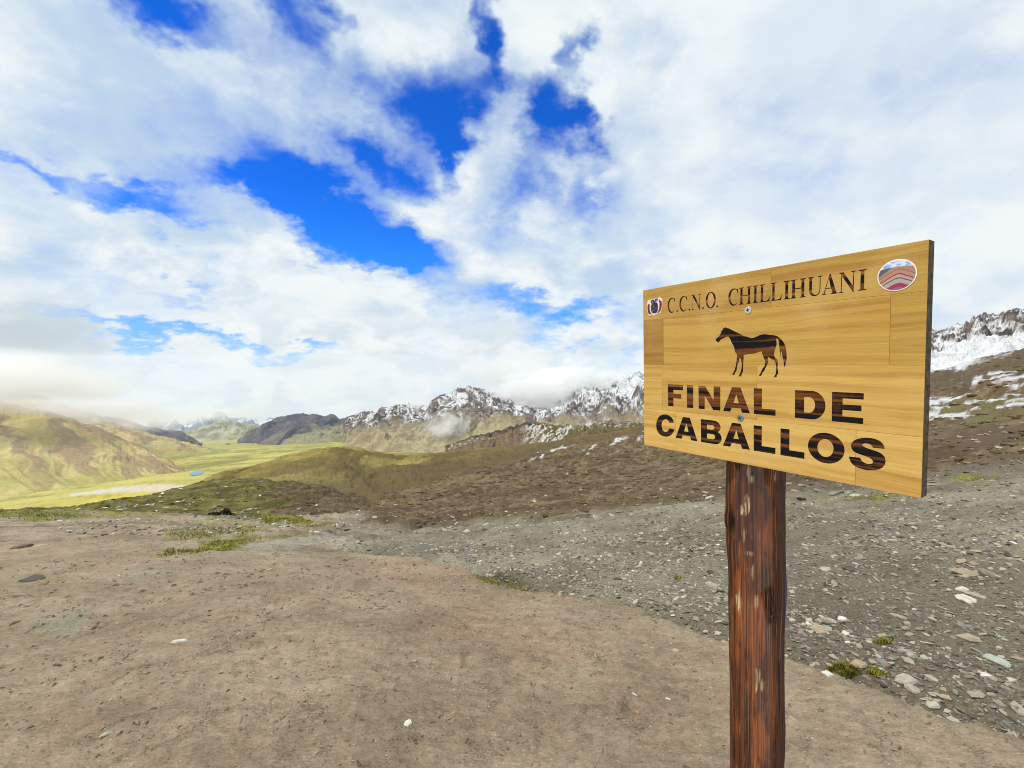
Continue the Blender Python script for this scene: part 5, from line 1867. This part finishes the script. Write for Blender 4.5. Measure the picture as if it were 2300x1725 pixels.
ANCH = [(402, 1446, 'the white wedge-shaped stone'), (917, 1625, 'the white shard on the path'), (930, 1479, 'the pale oblong pebble on the path'), (241, 1657, 'the pale thin pebble in the corner'), (1420, 1590, 'the hollow in the path'),
        (1843, 1418, 'the tan flat slab'), (1932, 1492, 'the moss cushion'), (2040, 1530, 'the tight pair of slabs'), (2243, 1482, 'the large greenish slab'), (2167, 1296, 'the brownish boulder shaped stone'), (1974, 1245, 'the tan upright stone'),
        (1913, 1290, 'the dark slate by the post'), (2176, 1351, 'the larger white oblong stone'), (2181, 1434, 'the tan mossy-sided stone'), (1600, 1313, 'the pale slate slab beside the post'), (1130, 1304, 'the grass tuft on the path edge'),
        (740, 1200, 'the wet whitish seep'), (1960, 1112, 'the grass under the sign corner'), (2190, 1074, 'the grass patch at the right margin'), (500, 1150, 'the dark shrub'), (80, 1228, 'the little rock step'), (490, 1222, 'the long bright moss strip'),
        (620, 1164, 'the green turf before the mound'), (1380, 1345, 'the bend of the path edge'), (1250, 1180, 'the foot of the brown slope'), (1540, 1180, 'the upper gravel left of the post'), (1700, 1200, 'the upper part of the post'), (2250, 1180, 'the grey scree at the right margin')]
TL = {'pale': 'pale grey', 'grey': 'mid grey', 'dark': 'dark slate', 'tan': 'tan brown', 'rust': 'rust brown', 'white': 'whitish'}
ZG = {0: 'stones lying in the grey gravel', 1: 'stones lying on the brown slope', 2: 'stones on the bare soil before the mound', 3: 'pebbles on the trodden path', 4: 'stones on the dark mossy mound'}
ORD = ['nearest', 'second nearest', 'third nearest', 'fourth nearest', 'fifth nearest', 'sixth nearest', 'seventh nearest', 'eighth nearest', 'ninth nearest', 'tenth nearest', 'eleventh nearest', 'twelfth nearest']
single, cells = set(), {}
for i in order:
    if len(single) >= 300 - sroots:
        break
    if size_px[i] < 5 or not vis[i]:
        break
    i = int(i)
    single.add(i)
    t = tone_names[tn[i]]
    o = bpy.data.objects.new('stone', PROTO_ME[pi_[i]])
    COL.objects.link(o)
    o.matrix_world = stone_matrix(X_[i], Y_[i], Z_[i] + 0.05 * ss[i], ss[i], rot[i], tx[i], ty[i])
    o.color = tone_col(t, 0.8 + 0.4 * random.random())
    dd = [math.hypot(spx[i] - ax, (spy[i] - ay) * 1.6) for ax, ay, _n in ANCH]
    a = int(np.argmin(dd))
    dx, dy = spx[i] - ANCH[a][0], (spy[i] - ANCH[a][1]) * 1.6
    side = ('right of' if dx > 0 else 'left of') if abs(dx) > abs(dy) else ('below' if dy > 0 else 'above')
    cells.setdefault((t, side, a), []).append((dd[a], o, i))
for (t, side, a), lst in cells.items():
    lst.sort(key=lambda q: q[0])
    for n_, (_d, o, i) in enumerate(lst):
        if n_ < len(ORD):
            lab = ORD[n_] + ' ' + TL[t] + ' stone ' + side + ' ' + ANCH[a][2]
        else:
            lab = 'farther ' + TL[t] + ' stone ' + side + ' ' + ANCH[a][2]
        tag(o, lab, 'stone', ZG[int(zone[i])])

# the rest, too many to count
rest = np.array([i for i in range(NS) if i not in single])
Vs, Fs, Cs, off = [], [], [], 0
for pidx, (v, f) in enumerate(PROTOS):
    ids = rest[pi_[rest] == pidx]
    if not len(ids):
        continue
    c, s_ = np.cos(rot[ids])[:, None], np.sin(rot[ids])[:, None]
    vx = v[None, :, 0] * c - v[None, :, 1] * s_
    vy = v[None, :, 0] * s_ + v[None, :, 1] * c
    vz = v[None, :, 2] + tx[ids][:, None] * vx + ty[ids][:, None] * vy
    q = ss[ids][:, None]
    W = np.stack([X_[ids][:, None] + vx * q, Y_[ids][:, None] + vy * q, Z_[ids][:, None] + 0.05 * q + vz * q], -1)
    n, kf = len(ids), len(v)
    Vs.append(W.reshape(-1, 3))
    Fs.append((f[None] + (np.arange(n) * kf)[:, None, None] + off).reshape(-1, 3))
    base = np.array([TONES[tone_names[t]] for t in tn[ids]]) * rng.uniform(0.75, 1.2, (n, 1))
    Cs.append(np.repeat(base, kf, 0))
    off += n * kf
me = mesh_arrays('gravel', np.concatenate(Vs), np.concatenate(Fs), np.concatenate(Cs), False, M_STONE_ALL)
go = link('gravel', me, kind='stuff')
tag(go, 'small stones and grit scattered over gravel, slope and path', 'gravel')


def crumbs():
    """dried clods kicked up on the path"""
    n = 26000
    phs = rng.uniform(math.radians(-54), math.radians(52), n)
    r = np.exp(rng.uniform(math.log(1.65), math.log(8.0), n))
    cl = fbm(r * np.sin(phs) / 0.35, r * np.cos(phs) / 0.25, 4, 740)
    ok = (r < np.interp(phs, pphi, redge_j) * 0.98) & (rng.random(n) < np.clip(0.35 + 0.9 * cl, 0.04, 1))
    phs, r = phs[ok], r[ok]
    x, y = r * np.sin(phs), r * np.cos(phs)
    z = path_z(phs, r)
    n = len(r)
    s = 0.0030 * (4.5 ** (rng.random(n) ** 1.7)) * np.clip(r / 2.6, 0.8, 2.0)
    th = np.arange(5) * 2 * np.pi / 5
    ro = rng.uniform(0, 6.28, n)
    jr = rng.uniform(0.6, 1.3, (n, 5))
    st = rng.uniform(1.0, 2.4, n)
    lx, ly = np.cos(th)[None] * jr * st[:, None], np.sin(th)[None] * jr * 0.8
    c, s_ = np.cos(ro)[:, None], np.sin(ro)[:, None]
    bx, by = lx * c - ly * s_, lx * s_ + ly * c
    ring = np.stack([x[:, None] + bx * s[:, None], y[:, None] + by * s[:, None], np.repeat((z - 0.2 * s)[:, None], 5, 1)], -1)
    top = np.stack([x, y, z + s * rng.uniform(0.5, 0.9, n)], -1)[:, None]
    V = np.concatenate([ring, top], 1)
    F = np.array([(i, (i + 1) % 5, 5) for i in range(5)])
    F = (F[None] + (np.arange(n) * 6)[:, None, None]).reshape(-1, 3)
    t = rng.random((n, 1))
    col = np.array([0.20, 0.145, 0.095]) * (1 - t) + np.array([0.42, 0.345, 0.25]) * t
    o = link('crumbs', mesh_arrays('crumbs', V.reshape(-1, 3), F, np.repeat(col, 6, 0), False, m_path), kind='stuff')
    tag(o, 'crumbs and clods of dry earth on the trodden path', 'soil crumbs')


crumbs()


# ------------------------------------------------------------------ low growth
def tussocks():
    """stubby clods and cushion plants that roughen the brown slope and the mound"""
    n = 6000
    phs = rng.uniform(math.radians(-19), math.radians(55), n)
    r = np.exp(rng.uniform(math.log(9), math.log(110), n))
    ok = (grid_at(SLOPE, phs, r) > 0.6) & (grid_at(gsnow, phs, r) < 0.3)
    phs, r = phs[ok], r[ok]
    x, y = r * np.sin(phs), r * np.cos(phs)
    cl = fbm(x / 4.0, y / 4.0, 3, 720)
    ok = rng.random(len(r)) < np.clip(0.55 + 0.9 * cl, 0.08, 1)
    x, y, r, phs = x[ok], y[ok], r[ok], phs[ok]
    z = ground_z(phs, r)
    s = rng.uniform(0.05, 0.14, len(r)) * np.clip(r / 22, 0.7, 2.4)
    m2 = rng.choice(cand, 260, replace=False)
    x, y, z = np.concatenate([x, mv[m2, 0]]), np.concatenate([y, mv[m2, 1]]), np.concatenate([z, mv[m2, 2]])
    s = np.concatenate([s, rng.uniform(0.06, 0.16, 260)])
    mound_ = np.concatenate([np.zeros(len(r)), np.ones(260)])
    N_ = len(x)
    k_ = 6
    th = np.linspace(0, 2 * np.pi, k_, endpoint=False)
    V, C = [], []
    jr = rng.uniform(0.7, 1.35, (N_, k_))
    for rad, h in ((0.85, -0.15), (0.85, 0.26)):
        V.append(np.stack([x[:, None] + np.cos(th) * s[:, None] * rad * jr * 1.35, y[:, None] + np.sin(th) * s[:, None] * rad * jr, z[:, None] + s[:, None] * h * rng.uniform(0.7, 1.3, (N_, k_))], -1))
    V.append(np.stack([x, y, z + s * 0.42], -1)[:, None])
    V = np.concatenate(V, 1)
    F = []
    for i in range(k_):
        j = (i + 1) % k_
        F += [(i, j, k_ + j), (i, k_ + j, k_ + i), (k_ + i, k_ + j, 2 * k_)]
    F = (np.array(F)[None] + (np.arange(N_) * (2 * k_ + 1))[:, None, None]).reshape(-1, 3)
    t = rng.random((N_, 1))
    c = np.array([0.085, 0.056, 0.030]) * (1 - t) + np.array([0.215, 0.165, 0.092]) * t
    ol = rng.random((N_, 1)) < 0.25
    c = np.where(ol, np.array([0.105, 0.088, 0.035]), c)
    c = np.where(mound_[:, None] > 0, np.array([0.07, 0.064, 0.024]) * (0.7 + 0.9 * t), c)
    me = mesh_arrays('tussocks', V.reshape(-1, 3), F, np.repeat(c, 2 * k_ + 1, 0), False, m_near)
    o = link('tussocks', me, kind='stuff')
    tag(o, 'low brown clods and cushion plants covering the slope and mound', 'ground cover')


tussocks()


def grass():
    spots = [(1130, 1304, 62, 13, 2600, 0.022, 6), (480, 1224, 120, 10, 1500, 0.05, -10), (430, 1201, 60, 9, 600, 0.05, 0), (625, 1165, 85, 10, 1500, 0.09, 4), (1895, 1493, 36, 9, 1300, 0.03, 12), (1968, 1505, 26, 6, 400, 0.025, 15),
             (1985, 1440, 22, 6, 300, 0.03, 0), (1960, 1112, 80, 7, 420, 0.030, 0), (2190, 1074, 50, 6, 380, 0.035, 0), (1522, 1295, 9, 5, 120, 0.03, 0), (80, 1158, 120, 9, 900, 0.09, 0), (520, 1190, 70, 7, 600, 0.06, 0), (705, 1186, 40, 5, 300, .06, 0)]
    V, C = [], []
    for px, py, hx, hy, n, L_, rt in spots:
        a = rng.uniform(0, 2 * np.pi, n)
        q = np.sqrt(rng.random(n)) * rng.uniform(0.75, 1.1, n)
        c_, s_ = math.cos(math.radians(rt)), math.sin(math.radians(rt))
        u, w = np.cos(a) * q * hx, np.sin(a) * q * hy
        for xx, yy in zip(px + u * c_ - w * s_, py + u * s_ + w * c_):
            az, e = azel(xx, yy)
            r = r_at(az, e)
            z = float(surf_z(np.array([az]), np.array([r]))[0])
            x, y = r * math.sin(az), r * math.cos(az)
            l = L_ * random.uniform(0.5, 1.2)
            d = random.uniform(0, 6.283)
            wdt = l * 0.16
            lean = random.uniform(0.2, 0.9)
            V += [(x - math.sin(d) * wdt, y + math.cos(d) * wdt, z - 0.004), (x + math.sin(d) * wdt, y - math.cos(d) * wdt, z - 0.004),
                  (x + math.cos(d) * l * lean, y + math.sin(d) * l * lean, z + l * 0.8)]
            t = random.random()
            cc = (0.13 + 0.17 * t, 0.135 + 0.13 * t, 0.025 + 0.03 * t)
            C += [cc] * 3
    V = np.array(V)
    me = mesh_arrays('grass', V, np.arange(len(V)).reshape(-1, 3), np.array(C), False, m_near)
    o = link('grass', me, kind='stuff')
    tag(o, 'short yellow green grass and moss growing in patches', 'grass')


grass()


def shrub():
    """a dark cushion bush at the foot of the mound"""
    a, e = azel(500, 1157)
    r = 26.0
    x, y = r * math.sin(a), r * math.cos(a)
    z = CH + e * r
    root = bpy.data.objects.new('shrub', None)
    COL.objects.link(root)
    root.location = (x, y, z - 0.1)
    tag(root, 'dark green cushion shrub at the foot of the mossy mound', 'shrub')
    V, C = [], []
    for i in range(1500):
        d = np.array([random.gauss(0, 1), random.gauss(0, 1), abs(random.gauss(0, 1))])
        d /= np.linalg.norm(d)
        q = random.uniform(0.55, 1.05)
        p = d * q * np.array([0.58, 0.46, 0.30]) * (1 + 0.25 * math.sin(5 * d[0] + 3 * d[1]))
        u = np.array([random.gauss(0, 1) for _ in range(3)])
        w = np.array([random.gauss(0, 1) for _ in range(3)])
        u *= 0.05 / np.linalg.norm(u)
        w *= 0.05 / np.linalg.norm(w)
        V += [p - u, p + u, p + w + d * 0.04]
        t = random.random()
        C += [(0.035 + 0.06 * t, 0.038 + 0.06 * t, 0.014 + 0.018 * t)] * 3
    link('foliage', mesh_arrays('foliage', np.array(V), np.arange(len(V)).reshape(-1, 3), np.array(C), False, m_near), root)
    import bmesh
    bm = bmesh.new()
    for i in range(7):
        t = i * 0.9
        b0 = Vector((0.05 * math.cos(t), 0.05 * math.sin(t), 0))
        b1 = Vector((0.42 * math.cos(t), 0.34 * math.sin(t), 0.20))
        ax = (b1 - b0).normalized()
        sd = ax.orthogonal().normalized()
        s2 = ax.cross(sd)
        ring = []
        for c0, rad in ((b0, 0.03), (b1, 0.012)):
            ring.append([bm.verts.new(c0 + (sd * math.cos(q) + s2 * math.sin(q)) * rad) for q in (0, 2.09, 4.19)])
        for q in range(3):
            bm.faces.new((ring[0][q], ring[0][(q + 1) % 3], ring[1][(q + 1) % 3], ring[1][q]))
    me = bpy.data.meshes.new('stem')
    bm.to_mesh(me)
    bm.free()
    me.materials.append(mat_plain('woody_stem', (0.07, 0.05, 0.03), 0.9))
    link('stem', me, root)


shrub()

# ------------------------------------------------------------------ drifting cloud on the mountains
def mat_mist(name, density, nscale, thr, soft, amp=1.5):
    m = bpy.data.materials.new(name)
    m.use_nodes = True
    nt = m.node_tree
    nt.nodes.clear()
    k = NB(nt)
    p = k.objco()
    ln = k.n('ShaderNodeVectorMath', operation='LENGTH')
    k.set(ln, 0, p)
    body = k.math('SUBTRACT', 1.0, ln.outputs['Value'])
    n = k.noise(k.vm('ADD', k.mapping(p, (1, 1, 1.0)), k.n('ShaderNodeObjectInfo').outputs['Location']), nscale, 4, 0.6)
    f = k.math('ADD', body, k.math('MULTIPLY', k.math('SUBTRACT', n, 0.5), amp))
    f = k.math('MULTIPLY', k.mr(f, thr, thr + soft), k.mr(ln.outputs['Value'], 1.0, 0.8))
    v = k.n('ShaderNodeVolumePrincipled')
    k.set(v, 'Color', (1, 1, 1, 1))
    k.set(v, 'Anisotropy', 0.0)
    k.set(v, 'Density', k.math('MULTIPLY', f, density))
    out = k.n('ShaderNodeOutputMaterial')
    nt.links.new(v.outputs[0], out.inputs['Volume'])
    return m


def mist(px, py, r, w, h, dep, density, nscale=1.6, thr=0.25, soft=0.5, rot=0.0, amp=1.5):
    """w, h in photo pixels (half sizes), dep in metres (half depth)"""
    a, e = azel(px, py)
    d = r
    import bmesh
    bm = bmesh.new()
    bmesh.ops.create_icosphere(bm, subdivisions=3, radius=1.0)
    me = bpy.data.meshes.new('mist')
    bm.to_mesh(me)
    bm.free()
    me.materials.append(mat_mist('mist', density, nscale, thr, soft, amp))
    o = link('mist', me, kind='stuff')
    o.location = (d * math.sin(a), d * math.cos(a), CH + e * d)
    o.rotation_euler = (0, math.radians(rot), -a)
    cc = math.cos(a)
    o.scale = (w / 1000 * d * cc, dep, h / 1000 * d * cc)
    tag(o, 'bank of white cloud drifting against the mountains', 'mist')
    return o


mist(-60, 850, 1700, 330, 85, 260, 0.014, 1.5, 0.05, 0.7, 3)
mist(190, 915, 2000, 200, 42, 260, 0.010, 1.7, 0.08, 0.7, 8)
mist(330, 945, 2300, 90, 26, 200, 0.008, 1.7, 0.10, 0.7, 8)
mist(1190, 888, 1900, 125, 66, 240, 0.022, 2.2, 0.22, 0.5, -4, 3.0)
mist(1265, 855, 2000, 130, 55, 240, 0.012, 2.4, 0.22, 0.5, -12, 3.0)
mist(1345, 868, 2050, 85, 45, 200, 0.012, 2.6, 0.22, 0.5, -20, 3.0)
mist(1150, 835, 2300, 120, 40, 240, 0.007, 2.4, 0.22, 0.5, 0, 3.0)
mist(1005, 972, 1250, 85, 60, 90, 0.030, 2.2, 0.22, 0.9, 0, 2.4)
mist(480, 930, 6600, 190, 24, 700, 0.0016, 2.2, 0.10, 0.6, 0, 2.0)
mist(940, 925, 1900, 60, 34, 90, 0.016, 2.6, 0.22, 0.5, 0, 2.8)


def haze():
    """the air itself: far slopes fade in it"""
    m = bpy.data.materials.new('haze')
    m.use_nodes = True
    nt = m.node_tree
    nt.nodes.clear()
    v = nt.nodes.new('ShaderNodeVolumePrincipled')
    v.inputs['Color'].default_value = (0.93, 0.96, 1.0, 1)
    v.inputs['Density'].default_value = 0.00005
    v.inputs['Anisotropy'].default_value = 0.2
    out = nt.nodes.new('ShaderNodeOutputMaterial')
    nt.links.new(v.outputs[0], out.inputs['Volume'])
    lo, hi = -1700.0, 125.0
    X0, Y0, Y1 = 13000.0, -300.0, 13500.0
    vs = [(-X0, Y0, lo), (X0, Y0, lo), (X0, Y1, lo), (-X0, Y1, lo), (-X0, Y0, hi), (X0, Y0, hi), (X0, Y1, hi), (-X0, Y1, hi)]
    fs = [(0, 3, 2, 1), (4, 5, 6, 7), (0, 1, 5, 4), (1, 2, 6, 5), (2, 3, 7, 6), (3, 0, 4, 7)]
    me = bpy.data.meshes.new('haze')
    me.from_pydata(vs, [], fs)
    me.materials.append(m)
    o = link('haze', me, kind='stuff')
    tag(o, 'thin pale mountain air over the whole valley', 'haze')


haze()
cy.volume_step_rate = 1.0
cy.volume_max_steps = 128
